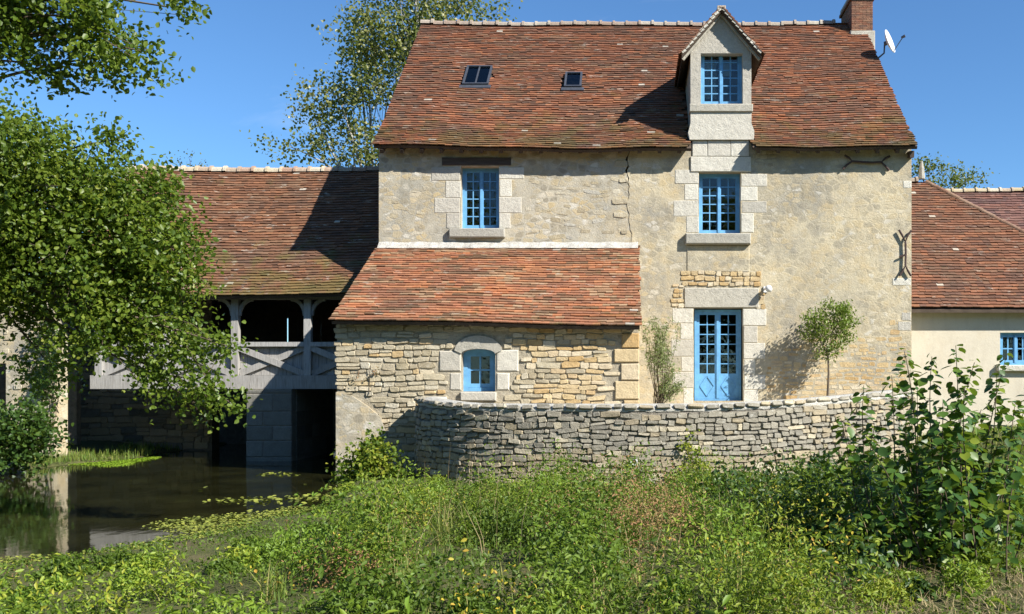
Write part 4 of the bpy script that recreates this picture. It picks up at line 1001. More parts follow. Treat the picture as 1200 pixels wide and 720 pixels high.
# back of the gallery: upright boards with a few open joints
x = GXL+.3; gaps = {SX(337,31.6): .035, SX(349,31.6): .012, SX(376,31.6): .014}
edges = sorted(gaps)
def boards(xa, xb):
    x = xa
    while x < xb-.02:
        wd = min(rnd.uniform(.2,.3), xb-x); MB().box(x, x+wd-.0005, 31.6+rnd.uniform(0,.01), 31.65, zf1, 4.6).done('board', M['deck'], wing); x += wd
xa = GXL+.3
for e in edges: boards(xa, e-gaps[e]/2); xa = e+gaps[e]/2
boards(xa, GXR-.05)
MB().box(GXL+.3, GXR-.05, 31.5, 31.595, zf1, 3.05).done('slit_blocker', M['deck'], wing)  # added board, blocks the light through the lower part of the joints
MB().prism_x([(GY0+.3, 3.9), (31.9, 3.9), (31.9, 4.3), (28.1, 7.9), (GY0+.3, 4.6)], GXL-.0, GXL+.3).done('end_wall', M['mortar'], wing)
# stone pier and the set-back wall beneath
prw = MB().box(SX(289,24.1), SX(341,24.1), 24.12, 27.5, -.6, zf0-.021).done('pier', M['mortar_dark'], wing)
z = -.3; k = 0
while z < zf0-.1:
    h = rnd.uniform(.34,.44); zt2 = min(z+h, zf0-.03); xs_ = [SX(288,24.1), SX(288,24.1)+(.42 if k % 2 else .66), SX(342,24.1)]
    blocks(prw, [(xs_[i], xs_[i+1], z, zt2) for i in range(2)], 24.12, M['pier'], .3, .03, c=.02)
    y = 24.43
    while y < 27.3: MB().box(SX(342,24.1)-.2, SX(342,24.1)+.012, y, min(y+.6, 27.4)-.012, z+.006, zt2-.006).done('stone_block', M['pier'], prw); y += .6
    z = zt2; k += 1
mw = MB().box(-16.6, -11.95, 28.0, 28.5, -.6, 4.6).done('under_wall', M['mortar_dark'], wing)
it = []
for (u, z, w_, h) in courses(-16.5, -12.0, 0.0, 3.6, (.14,.24), (.25,.55), 71):
    if z > 1.7 and u > -13.8: continue
    it.append(((u, 28.0, z), w_, .05, h, 0, r5.uniform(-.04,.04), M['rub_base'] if r5.random() < .6 else M['pier']))
place_stones(it, mw, 300)
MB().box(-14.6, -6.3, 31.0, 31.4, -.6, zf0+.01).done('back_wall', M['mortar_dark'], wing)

# weathered masonry at the stream bank left of the gallery
ow = thing('bank_wall', (-15.6, 24.2, .3), 'crumbling pale rendered wall end at the bank left of the gallery', 'wall')
plate = wall_plate(-24, SX(63,24.0), -.2, 4.3, 24.0, 24.6, [(SX(-40,24), SX(7,24), .3, 2.4)])
owm = plate.done('wall', M['plaster'], ow)
MB().box(-24, -14.9, 26.4, 26.6, -.2, 4.2).done('inner_wall', M['mortar_dark'], ow)
it = []
for (u, z, w_, h) in courses(SX(8,24), SX(63,24)-.02, .2, 4.2, (.13,.22), (.2,.45), 81):
    if r5.random() < .33+.3*(z < 1.3): it.append(((u, 24.01, z), w_, .035, h, 0, r5.uniform(-.06,.06), M['rub_tan']))
place_stones(it, owm, 300)

# ------------------------------------------------------------------ right wing and the roof behind it
rw_ = thing('side_cottage', (10, 28, .8), 'low cream rendered cottage with brown hipped tile roof joined to the house', 'cottage')
QY = 24.9
qw = (SX(1172,QY), SX(1212,QY), SZ(428,QY), SZ(390,QY))
QX1 = 16.2
qwall = wall_plate(XR+.012, QX1, .2, 3.95, QY, QY+.45, [qw]).done('wall', M['plaster_new'], rw_)
MB().box(XR+.2, QX1-.01, 33.0, 33.4, .2, 3.8).done('wall', M['plaster_new'], rw_); MB().box(QX1-.4, QX1-.001, QY+.46, 32.99, .2, 3.8).done('wall', M['plaster_new'], rw_)
MB().box(XR+.2, QX1-.41, QY+1.8, QY+1.9, .2, 3.8).done('inner_wall', M['interior'], rw_)
casement(rw_, 'window', *qw, QY+.10, 2, 2, M['blue'], st=.055, bar=.03)
MB().box(qw[0]-.1, qw[1]+.1, QY-.13, QY+.09, qw[2]-.16, qw[2]-.004, .02).done('sill', M['ashlar'], rw_)
# hipped front slope: the right-hand hip runs from the apex down to the eave corner
ez, ey = 3.78, QY-.32
HY, HZ = 28.9, 7.82; HXa = SX(1084,28.9)
HXe = HXa+4.6
qr = Roof((0,0,0), (1,0,0), (0,1,0), [(ey,ez),(HY,HZ)], XR+.02, HXe+.2, lambda u, t: .008*np.sin(u*1.1+t))
qd = MB(); 
hipx = lambda y: HXe+.2 + (HXa-HXe-.2)*(y-ey)/(HY-ey)
qd.add([(XR+.02,ey,ez-.03),(HXe+.2,ey,ez-.03),(HXa,HY,HZ-.03),(XR+.02,HY,HZ-.03),(XR+.02,ey,ez-.1),(HXe+.2,ey,ez-.1),(HXa,HY,HZ-.1),(XR+.02,HY,HZ-.1)], [(0,1,2,3),(7,6,5,4),(4,5,1,0),(5,6,2,1)])
qd.add([(HXe+.2,ey,ez-.03),(HXe+.2,33.4,ez-.03),(HXa,HY,HZ-.03)], [(0,1,2)]); qd.add([(HXe+.2,33.4,ez-.03),(XR+.02,33.4,ez-.03),(XR+.02,HY,HZ-.03),(HXa,HY,HZ-.03)], [(0,1,2,3)])
qroof = qd.done('roof', M['deck'], rw_)
qr.tiles('tile_courses', M['tile_right'], PAL_RIGHT, qroof, 17, gauge=.122, width=.17, skip=lambda u, l, p: u > hipx(p[:,1])-.03)
a_, b_ = Vector((hipx(ey), ey, ez+.03)), Vector((HXa, HY, HZ+.05))
ridge_tiles(a_, b_, qroof, None, 'ridge_brown', step=.40, rad=.085, seed=6, crest=False)
ridge_tiles((XR+.05, HY, HZ+.06), (HXa, HY, HZ+.06), qroof, None, 'ridge_grey', step=.38, rad=.13, seed=7)
MB().tube([(HXa-.1,HY,HZ+.1),(HXa-.1,HY,HZ+.42),(HXa-.1,HY,HZ+.62)], [.10,.07,.03], 8).done('finial', M['ashlar_grey'], qroof)
fb = thing('rear_barn', (17, 36, .8), 'dark brown tiled barn roof rising behind the cottage hip', 'barn')
br = Roof((0,0,0), (1,0,0), (0,1,0), [(30.5,4.6),(34.5,8.62)], 9.6, 26, lambda u, t: .03*np.sin(u*.8)+.012*(u-10)*t)
brd = br.deck('roof', M['deck'], fb); br.tiles('tile_courses', M['tile_right'], [(.14,.07,.058),(.11,.062,.055),(.17,.08,.06),(.19,.1,.08)], brd, 19, gauge=.14, width=.18)
Roof((0,69,0), (1,0,0), (0,-1,0), [(30.5,4.6),(34.5,8.62)], 9.6, 26).deck('roof', M['deck'], fb)
ridge_tiles((9.6, 34.5, 8.66), (26, 34.5, 8.86), brd, None, 'ridge_pale', step=.42, rad=.13, seed=8)
MB().box(9.9, 25.7, 31.0, 38.0, .2, 4.9).done('wall', M['plaster_new'], fb)

# ------------------------------------------------------------------ trees and shrubs
def P3(px, py, D): return np.array((SX(px,D), D, SZ(py,D)))
def lobe(px, py, rx, ry, D, dd): k = D/FPX; p = P3(px, py, D); return (p[0], p[1], p[2], rx*k, dd, ry*k)
def tree(name, label, base, fork, lobes, dens, nleaf, sig, size, leafm, barkm, r0, seed, tints=(0,1), up=.45, limb_r=.35, group=None, gapn=0.0, hang=0.4, cat='tree', aspect=.72, nl=5):
    r = np.random.default_rng(seed); base = np.array(base, float); fork = np.array(fork, float)
    t = thing(name, tuple(base), label, cat, group)
    mb = MB(); tp = branch_curve(base-np.array((0,0,.3)), fork, r, .03, 7); mb.tube(tp, list(np.linspace(r0, r0*.6, 8)), 9)
    cs, li = lobes_points(lobes, dens, 0, r, .55); cen = [np.array(l[:3]) for l in lobes]
    for i, c in enumerate(cen):
        bc = branch_curve(fork, c, r, .07, 6); rr = r0*limb_r*(.6+.4*min(1, lobes[i][3])); mb.tube(bc, list(np.linspace(rr, rr*.25, 7)), 6, False)
        mine = cs[li == i]; m_ = max(2, len(mine)//3)
        for q in mine[r.permutation(len(mine))[:m_]]:
            st = bc[r.integers(2, 7)]; tc_ = branch_curve(st, q, r, .08, 3); mb.tube(tc_, [rr*.22, rr*.16, rr*.10, .004], 4, False)
    mb.done('trunk', barkm, t, True)
    if gapn: cs = cs[r.random(len(cs)) > gapn]
    pos, k = scatter_clumps(cs, nleaf, sig, r)
    ct = r.uniform(tints[0], tints[1], len(cs)); tint = ct[k]*.6 + r.uniform(tints[0], tints[1], len(pos))*.4
    outw = np.zeros_like(pos); 
    leaf_mesh('crown', pos, size*r.uniform(.65, 1.25, len(pos)), tint, leafm, t, r, up=up, aspect=aspect, hang=hang)
    return t
LD = 13.0
L1 = [lobe(35,172,42,36,LD,.5), lobe(95,205,70,65,LD,.8), lobe(150,250,75,65,LD,.8), lobe(60,270,80,60,LD,.8), lobe(185,300,58,60,LD,.7), lobe(110,320,85,60,LD,.9), lobe(170,360,75,50,LD,.7),
      lobe(35,360,40,45,LD+.6,.4), lobe(205,405,58,40,LD,.5), lobe(120,395,60,40,LD,.7), lobe(240,440,40,32,LD,.4), lobe(190,445,40,28,LD,.4), lobe(268,470,22,18,LD,.25), lobe(232,475,22,16,LD,.25), lobe(215,330,36,40,LD,.4), lobe(60,430,36,30,LD+.5,.4), lobe(8,250,60,130,LD,.9), lobe(-40,250,90,150,LD+.5,1.2), lobe(130,165,22,10,LD,.15), lobe(265,405,18,14,LD,.2), lobe(5,330,40,60,LD,.5)]
tree('alder_tree', 'leafy green alder hanging low over the stream before the gallery', (SX(-95,13.4), 13.6, .3), (SX(-45,13.4), 13.5, 3.4), L1, 42, 46, .12, .068, M['leaf_alder'], M['bark'], .2, 101, limb_r=.22, up=.35, tints=(0,.88))
# a second tree nearer by, one bough reaching across the top
TD = 10.0
L2 = [lobe(50,30,48,34,TD,.45), lobe(110,20,60,28,TD,.45), lobe(120,65,42,28,TD,.4), lobe(175,62,32,24,TD,.3), lobe(195,8,44,14,TD,.3), lobe(70,80,38,22,TD,.35), lobe(20,60,26,30,TD,.3), lobe(-30,0,60,60,TD,.7), lobe(-90,-60,120,90,TD+.5,1.2), lobe(60,-50,100,50,TD,.8)]
tree('maple_tree', 'shade tinted bough of a tall tree against the sky above the alder', (SX(-230,10.4), 10.4, .3), (SX(-150,10.2), 10.2, 4.6), L2, 95, 44, .10, .062, M['leaf_alder'], M['bark'], .22, 102, limb_r=.18, tints=(0,.75))  # leaf tints held low to paint the bough dark as seen from beneath
PD = 42.0
L3 = [lobe(478,35,52,36,PD,1.8), lobe(430,60,48,42,PD,1.8), lobe(540,8,50,22,PD,1.5), lobe(395,110,48,30,PD,1.4), lobe(455,110,40,40,PD,1.5), lobe(370,140,36,18,PD,1), lobe(340,172,38,16,PD,1), lobe(415,155,38,30,PD,1.3), lobe(440,185,40,30,PD,1.2), lobe(500,60,40,50,PD,1.5), lobe(385,185,36,18,PD,1), lobe(480,-30,70,40,PD,1.8), lobe(420,25,30,26,PD,1.2), lobe(575,20,24,12,PD,.8)]
tree('poplar_tree', 'tall thin silvery poplar behind the gallery wing roof', (SX(432,PD), PD, .5), (SX(440,PD), PD, 9.0), L3, 2.3, 44, (.34,.34,.30), .15, M['leaf_poplar'], M['bark_pale'], .26, 103, limb_r=.30, up=.2, aspect=.8)
L4 = [lobe(1088,200,26,14,46,.9), lobe(1118,206,24,12,46,.9), lobe(1140,210,16,8,46,.6), lobe(1100,218,34,12,46,.9), lobe(1075,192,14,10,46,.6)]
tree('acacia_tree', 'small feathery treetop showing above the cottage roof', (SX(1102,46), 46, .7), (SX(1102,46), 46, 9.6), L4, 5, 34, (.28,.28,.2), .13, M['leaf_poplar'], M['bark'], .18, 104, tints=(0,.6))
L5 = [lobe(222,186,10,9,48,.4), lobe(212,190,5,6,48,.3), lobe(236,192,5,5,48,.3)]
tree('bare_tree', 'sparse twiggy treetop just above the gallery wing ridge', (SX(222,48), 48, .7), (SX(222,48), 48, 11.5), L5, 14, 9, (.14,.14,.2), .11, M['leaf_poplar'], M['twig'], .12, 105, tints=(0,.4), limb_r=.25)
# trees on the far side of the meadow behind the photographer, which the panes mirror
for i in range(15):
    x = -56+i*8.2+rnd.uniform(-2,2); y = -34+rnd.uniform(-4,4); h = rnd.uniform(17,22)
    lob = [(x+rnd.uniform(-2,2), y+rnd.uniform(-1.5,1.5), h*f, 4.4*(1.15-f*.5), 3.6, h*.2) for f in (.35,.5,.65,.82)]
    tree('meadow_tree', 'broad tree in the row across the meadow', (x, y, .3), (x, y, h*.4), lob, .16, 44, (.9,.9,.8), .75, M['leaf_alder'], M['bark'], .25, 200+i, group='trees across the meadow')
# clipped standard against the front
TB = 23.35
L6 = [lobe(975,372,30,22,TB,.42), lobe(962,392,24,22,TB,.38), lobe(984,388,22,24,TB,.38), lobe(968,410,16,14,TB,.28), lobe(990,366,14,14,TB,.25), lobe(955,378,14,14,TB,.25)]
tree('bay_tree', 'small round headed standard tree casting its shadow on the render', (SX(968,TB), TB, 1.40), (SX(970,TB), TB, SZ(415,TB)), L6, 70, 36, .085, .066, M['leaf_small'], M['bark'], .032, 106, limb_r=.45, hang=.8, up=.35, aspect=.5)
# feathery shrub between lean-to and door
def stems_plant(name, label, base, stems, mat, stemm, seed, cat='shrub', leafsz=.06, aspect=.3, sig=.05, nper=60, tints=(0,1), up=.2):
    """stems: list of (tip offset xyz, leaf start fraction)"""
    r = np.random.default_rng(seed); t = thing(name, tuple(base), label, cat); base = np.array(base, float); mb = MB(); P = []
    for off, f0 in stems:
        bc = branch_curve(base+r.normal(size=3)*np.array((.06,.04,0)), base+np.array(off), r, .06, 7); mb.tube(bc, list(np.linspace(.008,.003,8)), 5, False)
        bc = np.array(bc); tt = r.uniform(f0, 1.02, nper); idx = np.clip(tt*7, 0, 6.99); i0 = idx.astype(int); fr = (idx-i0)[:,None]
        P.append(bc[i0]*(1-fr)+bc[i0+1]*fr + r.normal(size=(nper,3))*sig)
    mb.done('stem', stemm, t, True); pos = np.concatenate(P)
    leaf_mesh('foliage', pos, leafsz*r.uniform(.6,1.3,len(pos)), r.uniform(*tints, len(pos)), mat, t, r, up=up, aspect=aspect); return t
r6 = np.random.default_rng(66); b0 = np.array((SX(772,21.6), 21.6, 1.38)); k_ = 21.6/FPX
stems_plant('tamarisk_shrub', 'feathery light green shrub between the lean-to and the blue door', b0,
    [(((r6.normal()*11)*k_, r6.normal()*.16, (r6.uniform(60,108))*k_), .45) for _ in range(26)] + [(((r6.uniform(5,34))*k_, r6.normal()*.12, r6.uniform(18,52)*k_), .35) for _ in range(16)], M['leaf_feather'], M['twig'], 67, leafsz=.075, aspect=.22, sig=.055, nper=70)
# bush at the foot of the lean-to
def bush(name, label, lobes, dens, nleaf, sig, size, mat, seed, base, **kw):
    return tree(name, label, base, (base[0], base[1], base[2]+.25), lobes, dens, nleaf, sig, size, mat, M['twig'], min(.03, .06*max(l[3] for l in lobes)), seed, limb_r=.5, cat='bush', **kw)
bush('elder_bush', 'green bush growing against the foot of the lean-to corner', [lobe(432,540,28,26,18.9,.4), lobe(416,565,26,20,18.9,.4), lobe(450,560,24,24,18.9,.35), lobe(436,520,18,14,18.9,.25), lobe(408,548,14,12,18.9,.2), lobe(462,540,10,14,18.9,.2)], 120, 30, .10, .085, M['weed_green'], 107, (SX(434,18.9), 18.9, .05))
bush('laurel_bush', 'dense dark green bush on the bank below the crumbling wall', [lobe(20,500,38,26,20.5,.7), lobe(-10,520,44,40,20.5,.7), lobe(44,500,24,18,20.5,.4), lobe(25,535,36,20,20.5,.5), lobe(50,525,18,18,20.5,.4), lobe(62,508,10,8,20.5,.2), lobe(30,478,12,8,20.5,.2)], 36, 30, .15, .10, M['leaf_dark'], 108, (SX(12,20.5), 20.6, .2))
bush('ivy_curtain', 'dark ivy hanging over the corner of the crumbling bank wall', [lobe(60,420,14,40,23.85,.14), lobe(52,455,22,22,23.8,.15), lobe(64,385,10,30,23.85,.12), lobe(40,400,14,14,23.85,.1)], 120, 26, .09, .085, M['leaf_dark'], 112, (SX(60,23.85), 23.85, .35))
bush('rock_rose', 'little red flowered plant rooted in the lean-to stones', [(SX(424,20.4), 20.40, SZ(440,20.4), .12, .05, .10), (SX(440,20.4), 20.40, SZ(438,20.4), .10, .05, .08)], 900, 12, .035, .035, M['weed_red'], 109, (SX(432,20.42), 20.44, SZ(446,20.42)))
bush('ivy_tuft', 'yellow green creeper climbing the curved terrace wall', [lobe(808,520,11,22,17.75,.10), lobe(812,545,16,18,17.65,.14), lobe(800,560,20,14,17.65,.2), lobe(824,556,14,16,17.65,.15)], 220, 20, .06, .06, M['weed_lime'], 110, (SX(812,17.6), 17.6, .08), tints=(.2,.9))

# large leaved shrub in front on the right: every big leaf a piece of its own
hz_ = thing('hazel_shrub', (2.75, 9.0, .28), 'tall dark green shrub of upright stems with big rounded leaves', 'shrub')
r7 = np.random.default_rng(71); mb = MB(); LP, LS, LT = [], [], []
tips = [(1060,412),(1092,418),(1120,405),(1142,425),(1168,440),(1045,440),(1012,452),(1180,415),(1075,455),(1105,470),(1130,455),(985,490),(1150,480),(1190,470),(1025,500),(1000,530),(1060,500),(1090,520),(1120,510),(1170,520),(1035,540),(975,545),(1145,540),(1205,500),(1080,560),(1110,570),(1015,575),(1185,560),(1215,450),(1050,590),(1135,590),(1160,580),(1000,600)] + [(r7.uniform(968,1215), r7.uniform(515,640)) for _ in range(34)]
for (tx_, ty_) in tips:
    D = 9.0+r7.normal()*.36; tip = P3(tx_, ty_, D); b_ = np.array((2.75+(tip[0]-2.75)*.62+r7.normal()*.10, D+r7.normal()*.12, .2))
    bc = np.array(branch_curve(b_, tip, r7, .03, 8)); mb.tube(list(bc), list(np.linspace(.0085,.003,9)), 5, False)
    Ls = np.linalg.norm(tip-b_); nl = int(Ls*46)
    for q in range(nl):
        t_ = .03+.97*(q+.5)/nl; p = bc[int(t_*8)] if t_ >= 1 else bc[int(t_*8)]*(1-(t_*8) % 1)+bc[int(t_*8)+1]*((t_*8) % 1)
        ang = q*2.4+r7.normal()*.4; sz = r7.uniform(.062,.118)*(1 if t_ < .9 else .7); rr = sz*(.75+.9*r7.random()*(1-t_))
        LP.append(p+np.array((math.cos(ang)*rr, math.sin(ang)*rr, .01+r7.normal()*.015))); LS.append((sz, ang)); LT.append(t_)
mb.done('stem', M['twig'], hz_, True)
lv = [(-.5,0,0),(-.30,.30,.05),(.02,.42,.07),(.30,.27,.03),(.52,0,-.06),(.30,-.27,.03),(.02,-.42,.07),(-.30,-.30,.05),(0,0,-.01),(.28,0,-.02)]
lf = [(0,8,2,1),(8,9,3,2),(9,4,3),(0,7,6,8),(8,6,5,9),(9,5,4)]
lme = bpy.data.meshes.new('leaf'); lme.from_pydata(lv, [], lf); lme.materials.append(M['leaf_shrub']); lme.polygons.foreach_set('use_smooth', [True]*6); lme.update()
order = np.argsort([-s_[0] for s_ in LS]); V, F, T = [], [], []
for n_i, i in enumerate(order):
    sz, ang = LS[i]; rot = (r7.normal()*.45, .35+r7.normal()*.35, ang)
    if n_i < 300:
        o = bpy.data.objects.new('leaf', lme); o.location = LP[i]; o.rotation_euler = rot; o.scale = (sz, sz, sz); link(o, hz_)
    else:
        m_ = Matrix.LocRotScale(Vector(LP[i]), __import__('mathutils').Euler(rot), Vector((sz,)*3)); b = len(V); t_ = rnd.random()
        V += [m_ @ Vector(v) for v in lv]; T += [t_]*10; F += [tuple(k+b for k in f) for f in lf]
tag(build('small_leaves', V, F, M['leaf_shrub'], hz_, True, tint=T), kind='stuff')

# ------------------------------------------------------------------ ground cover
def land_points(n, x0, x1, y0, y1, r, dmin=.05):
    x = r.uniform(x0, x1, n); y = r.uniform(y0, y1, n); m = (poly_sd(x, y, WATER) > dmin) & (poly_sd(x, y, TERR) > .05) & ~((x > LX0-.1) & (x < .2) & (y > 20.3)) & (y < 23.8+ (x > 7)*1.0) 
    return x[m], y[m]
TERR = np.concatenate([CV[::6], [(6.8,26.0),(-4.2,26.0)]])
def vnoise(x, y, s, seed):
    r = np.random.default_rng(seed); o = 0*x
    for k in range(5):
        a = r.uniform(0, 6.28); f = s*r.uniform(.6,1.7); o = o + np.sin((x*math.cos(a)+y*math.sin(a))*f + r.uniform(0,6.28))
    return o/5*1.6
def pix(x, y, z): return VX + x/y*FPX, VY - (z-EYE)/y*FPX
def height_here(x, y):
    """how tall the weeds stand: lush in the middle of the bank, cut short on the right and near the stream edge"""
    px, py = pix(x, y, ground_h(x, y)); h = .40+.15*vnoise(x, y, 1.6, 1)+.07*vnoise(x, y, 4.5, 2)
    h = h*(1-.80*sstep(960,1060,px)*sstep(615,655,py)); h = h*(1-.85*sstep(3.6,.6,poly_sd(x, y, WATER)+.25*vnoise(x,y,2.5,8))*sstep(18,15.5,y)); h = h*(1-.62*sstep(12.5,16.2,y)); h = h*(1-.62*sstep(560,260,px))
    return np.clip(h, .06, .8)
def plants(name, label, n, leaves_per, size, mat, seed, hs=1.0, sel=None, rad=.13, aspect=.55, up=.45, area=(-9,9,5.6,19.5), tints=(0,1), stem=True):
    r = np.random.default_rng(seed); x, y = land_points(n, *area, r); z = ground_h(x, y); h = height_here(x, y)*hs*r.uniform(.6,1.25,len(x))
    if sel is not None: m = sel(x, y, z, r); x, y, z, h = x[m], y[m], z[m], h[m]
    k = np.repeat(np.arange(len(x)), leaves_per); t_ = r.random(len(k))**.75; lx, ly = r.normal(size=len(x))*.12, r.normal(size=len(x))*.12
    pos = np.stack([x[k]+lx[k]*t_*h[k]*2+r.normal(size=len(k))*rad*(.35+.65*np.sin(np.pi*np.clip(t_*.8+.15,0,1))), y[k]+ly[k]*t_*h[k]*2+r.normal(size=len(k))*rad, z[k]+.02+h[k]*t_], 1)
    ct = r.uniform(*tints, len(x)); tint = ct[k]*.55+r.uniform(*tints, len(k))*.45
    o = leaf_mesh(name, pos, size*r.uniform(.55,1.35,len(k))*(.75+.25*(1-t_)), tint, mat, None, r, up=up, aspect=aspect)
    return tag(o, label, None, kind='stuff')
def blades(name, label, x, y, h, wd, mat, seed, lean=.5, tints=(0,1)):
    r = np.random.default_rng(seed); n = len(x); z = ground_h(x, y); a = r.uniform(0, 6.28, n); le = np.abs(r.normal(size=n))*lean*h
    dx, dy = np.cos(a), np.sin(a); px_, py_ = -dy, dx; w_ = wd*r.uniform(.6,1.3,n)
    def ring(t_, ws): 
        cx, cy, cz = x+dx*le*t_**2, y+dy*le*t_**2, z+h*(t_-.18*t_**2*(le/h)); return [np.stack([cx-px_*w_*ws, cy-py_*w_*ws, cz], 1), np.stack([cx+px_*w_*ws, cy+py_*w_*ws, cz], 1)]
    A = ring(0,1)+ring(.45,.8)+ring(.8,.45)+ring(1,.06); V = np.stack(A, 1).reshape(-1,3); q = np.arange(n)[:,None]*8
    F = np.concatenate([q+np.array([[0,1,3,2]]), q+np.array([[2,3,5,4]]), q+np.array([[4,5,7,6]])])
    return tag(fast_mesh(name, V, F, mat, None, tint=np.repeat(r.uniform(*tints,n), 8)), label, None, kind='stuff')
def near(cx, cy, rx, ry): 
    def f(x, y, z, r): px, py = pix(x, y, z+.3); return (((px-cx)/rx)**2+((py-cy)/ry)**2 < r.uniform(.3,1.3,len(x)))
    return f
def anyof(*fs):
    def f(x, y, z, r):
        m = np.zeros(len(x), bool)
        for g in fs: m |= g(x, y, z, r)
        return m
    return f
inview = lambda x, y, z, r: np.abs(pix(x, y, z)[0]-600) < 700
def mid(th, s, seed, flip=1): return lambda x, y, z, r: (flip*vnoise(x, y, s, seed)+r.normal(size=len(x))*.25 > th) & inview(x, y, z, r)
def mounds(name, label, n, per, size, mat, seed, sel, hs=1.0, rad=.26, tints=(0,1), aspect=.5, area=(-6,7,5.8,17.5)):
    """bushy mounds: leaves spread over a dome, so that dark gaps open between neighbours"""
    r = np.random.default_rng(seed); x, y = land_points(n, *area, r); z = ground_h(x, y); m = sel(x, y, z, r) & inview(x, y, z, r) & ((poly_sd(x, y, WATER) > 1.3) | (y > 16.5)); x, y, z = x[m], y[m], z[m]
    h = height_here(x, y)*hs*r.uniform(.35,1.6,len(x)); h = np.minimum(h, .85); R0 = rad*r.uniform(.6,1.3,len(x))*np.clip(h/.35,.4,1.2); k = np.repeat(np.arange(len(x)), per)
    d = rand_dirs(len(k), r); d[:,2] = np.abs(d[:,2]); q = r.random(len(k))**.28; b = 1+.25*np.sin(d[:,0]*5+k)*np.cos(d[:,1]*4+k*2)
    pos = np.stack([x[k]+d[:,0]*R0[k]*q*b, y[k]+d[:,1]*R0[k]*q*b, z[k]+d[:,2]*h[k]*q*b], 1)+r.normal(size=(len(k),3))*.02
    ct = r.uniform(*tints, len(x)); tint = ct[k]*.65+r.uniform(*tints, len(k))*.35
    o = leaf_mesh(name, pos, size*r.uniform(.55,1.5,len(k)), tint, mat, None, r, up=.3, aspect=aspect, out=d*.35)
    return tag(o, label, None, kind='stuff')
base_sel = lambda lo, hi, sd: (lambda x, y, z, r: (lambda v: (v > lo) & (v < hi))(vnoise(x, y, 1.3, sd)+r.normal(size=len(x))*.3))
plants('nettle_bed', 'nettles covering the near bank, tinted dark as shade between the mounds', 2000, 20, .044, M['weed_green'], 301, .38, inview, tints=(0,.5))  # tints held low so the nettles read as shadow gaps between mounds
plants('low_weeds', 'small leaved low weeds between the nettles', 3000, 14, .032, M['weed_green'], 302, .30, inview, rad=.10, tints=(0,.6))
mounds('bramble_mounds', 'dark green bramble mounds among the nettles', 170, 900, .042, M['weed_green'], 311, base_sel(-.1,9,41), 1.9, .46, (0,.55))
mounds('green_mounds', 'fresh green mounds of leafy weeds', 150, 800, .040, M['weed_fresh'], 314, base_sel(-.9,.5,43), 1.75, .40, (0,1), .42)
mounds('goldenrod_mounds', 'yellow green mounds of leafy weeds', 300, 620, .038, M['weed_lime'], 312, anyof(base_sel(-9,-.6,41), near(925,610,40,34), near(930,580,25,25), near(500,580,60,12), near(560,592,40,14)), 1.75, .33, (0,.9), .4)
mounds('russet_mounds', 'russet and straw coloured dying weeds', 900, 420, .028, M['weed_red'], 315, anyof(near(710,612,55,28), near(660,598,45,14), near(780,598,36,16), near(440,650,50,16)), 1.35, .32, (0,1), .4)
mounds('shade_bushes', 'low dark bushes under the terrace wall and as shade fill behind the shrub', 420, 420, .06, M['leaf_dark'], 313, anyof(near(880,572,85,20), near(960,590,60,50), near(1020,600,60,50), near(1110,620,90,40)), 1.8, .40, (0,1), .6)  # dark bush by the wall; clumps behind the big shrub stand in for shade
plants('yellow_weeds', 'yellowing leaves among the weeds', 5000, 12, .045, M['weed_yellow'], 304, 1.35, anyof(mid(1.2,1.4,9), near(862,652,18,30), near(915,600,22,22), near(585,690,50,24), near(960,640,30,30), near(480,585,40,10)))
plants('seed_heads', 'russet brown dock and grass seed heads', 5000, 26, .016, M['weed_red'], 305, 1.7, anyof(near(715,620,60,32), near(670,600,45,16), near(640,590,60,18), mid(.9,1.3,12), near(790,600,40,20), near(470,640,40,20)), rad=.04, up=.1)
plants('dock_leaves', 'broad upright dock and burdock leaves in the weeds', 420, 10, .11, M['weed_fresh'], 306, .85, lambda x, y, z, r: inview(x, y, z, r) & (vnoise(x, y, 1.8, 71) > -.1) & (pix(x, y, z)[0] > 250), rad=.09, aspect=.38, up=.15)
r8 = np.random.default_rng(81)
tx_, ty_ = land_points(55, -3.0, 6, 6.2, 16, r8); q_ = np.repeat(np.arange(len(tx_)), 70)
blades('grass_tufts', 'long bent grass tufts arching over the weeds', tx_[q_]+r8.normal(size=len(q_))*.05, ty_[q_]+r8.normal(size=len(q_))*.05, np.clip(height_here(tx_, ty_)[q_]*r8.uniform(.7,1.4,len(q_)), .12, .6), .0045, M['grass'], 87, .9, (.2,1))
x, y = land_points(11000, -9, 10, 5.4, 24, r8); m = inview(x, y, 0*x, r8); x, y = x[m], y[m]
hh = np.clip(height_here(x, y)*r8.uniform(.3,.9,len(x)), .06, .6)
blades('grass', 'green grass blades growing through the weeds', x, y, hh, .005, M['grass'], 82, .6, (0,.85))
x, y = land_points(9000, 1.0, 6.5, 5.2, 9.5, r8); px, py = pix(x, y, ground_h(x, y)); m = (px > 900+r8.normal(size=len(x))*50); x, y = x[m], y[m]
blades('cut_straw', 'dry straw and cut grass lying by the big leaved shrub', x, y, r8.uniform(.04,.16,len(x)), .0035, M['straw'], 83, 2.2)
x, y = land_points(380, -3.0, 4, 8, 18, r8); blades('dry_stalks', 'tall dry grass stalks bending over the weeds', x, y, r8.uniform(.5,.95,len(x)), .003, M['straw'], 84, .8)
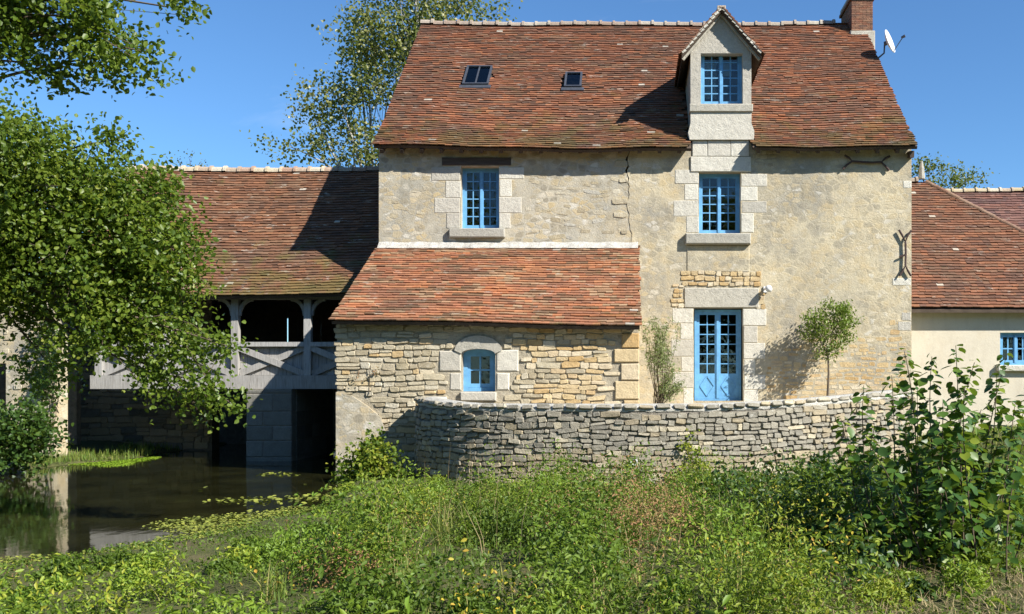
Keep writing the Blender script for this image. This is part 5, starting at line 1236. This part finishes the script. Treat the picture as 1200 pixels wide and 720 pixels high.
# left bank grass and the far lawn
x = r8.uniform(-20,-12.3,16000); y = r8.uniform(17.5,28,16000); d = poly_sd(x, y, WATER); m = (d > .03) & ~((x < -14.1) & (y > 23.9)) & (y < 27.9); x, y = x[m], y[m]
blades('bank_grass', 'sunlit grass on the far bank beside the water', x, y, r8.uniform(.08,.26,len(x)), .009, M['grass'], 85, .7, (.1,.8))
x = r8.uniform(6.9,14,16000); y = r8.uniform(13,24.8,16000); blades('lawn', 'short grass below the cottage wall', x, y, r8.uniform(.05,.14,len(x)), .008, M['grass'], 86, .8, (0,.9))
# things afloat
def floaters(name, label, n, sel, size, mat, seed, box):
    r = np.random.default_rng(seed); x = r.uniform(box[0], box[1], n); y = r.uniform(box[2], box[3], n); m = (poly_sd(x, y, WATER) < -.03) & sel(x, y, r); x, y = x[m], y[m]
    pos = np.stack([x, y, .006+r.uniform(0,.006,len(x))], 1)
    V, F = leaf_geo(pos, size*r.uniform(.5,1.4,len(x)), r, up=30., aspect=.85, fold=.02)
    return tag(fast_mesh(name, V, F, mat, None, tint=np.repeat(r.random(len(x)), 6)), label, None, kind='stuff')
floaters('duckweed', 'bright green duckweed mat against the far bank', 26000, lambda x, y, r: (lambda p: (((p[0]-120)/66)**2+((p[1]-536)/10)**2 < 1.0+.3*vnoise(x, y, 3, 2)))(pix(x, y, 0*x)), .035, M['duckweed'], 91, (-15,-11.5,22,28))
def drift(x, y, r):
    px, py = pix(x, y, 0*x); a = (px-360)/110; b = (py-592)/34
    return (vnoise(x, y, 2.2, 21)+r.normal(size=len(x))*.25 > .35+.7*np.clip(a*a+b*b-.4, 0, 3))
floaters('floating_weed', 'scattered yellow green weed floating near the bank', 5200, drift, .075, M['lily'], 92, (-9,-4.6,11,21))
def edge_w(x, y, r): return -poly_sd(x, y, WATER) < .45+.8*np.clip(vnoise(x, y, 1.5, 33)+.5, 0, 2)+r.random(len(x))*.3
floaters('pond_scum', 'green scum along the near edge of the water', 60000, lambda x, y, r: edge_w(x, y, r) & (y < 15.2), .04, M['lily'], 93, (-12,-4.6,7.0,16))
# stones at the water's edge below the dark bush
for i, (px, py, sz) in enumerate(((12,545,.32),(28,540,.24),(42,549,.2),(22,552,.18),(48,543,.16),(6,556,.2),(35,556,.14))):
    D = 21.0+rnd.uniform(-.3,.3); me = stone_mesh(rnd.randrange(28), M['rock'])
    o = bpy.data.objects.new('bank_rock', me); o.location = (SX(px,D), D, float(ground_h(SX(px,D), D))*.5+.10); o.scale = (sz*1.5, sz, sz); o.rotation_euler = (.2, rnd.uniform(-.3,.3), rnd.uniform(-.6,.6)); C.objects.link(o)
    tag(o, 'pale boulder at the water edge under the dark bush', 'rock', 'boulders at the water edge')
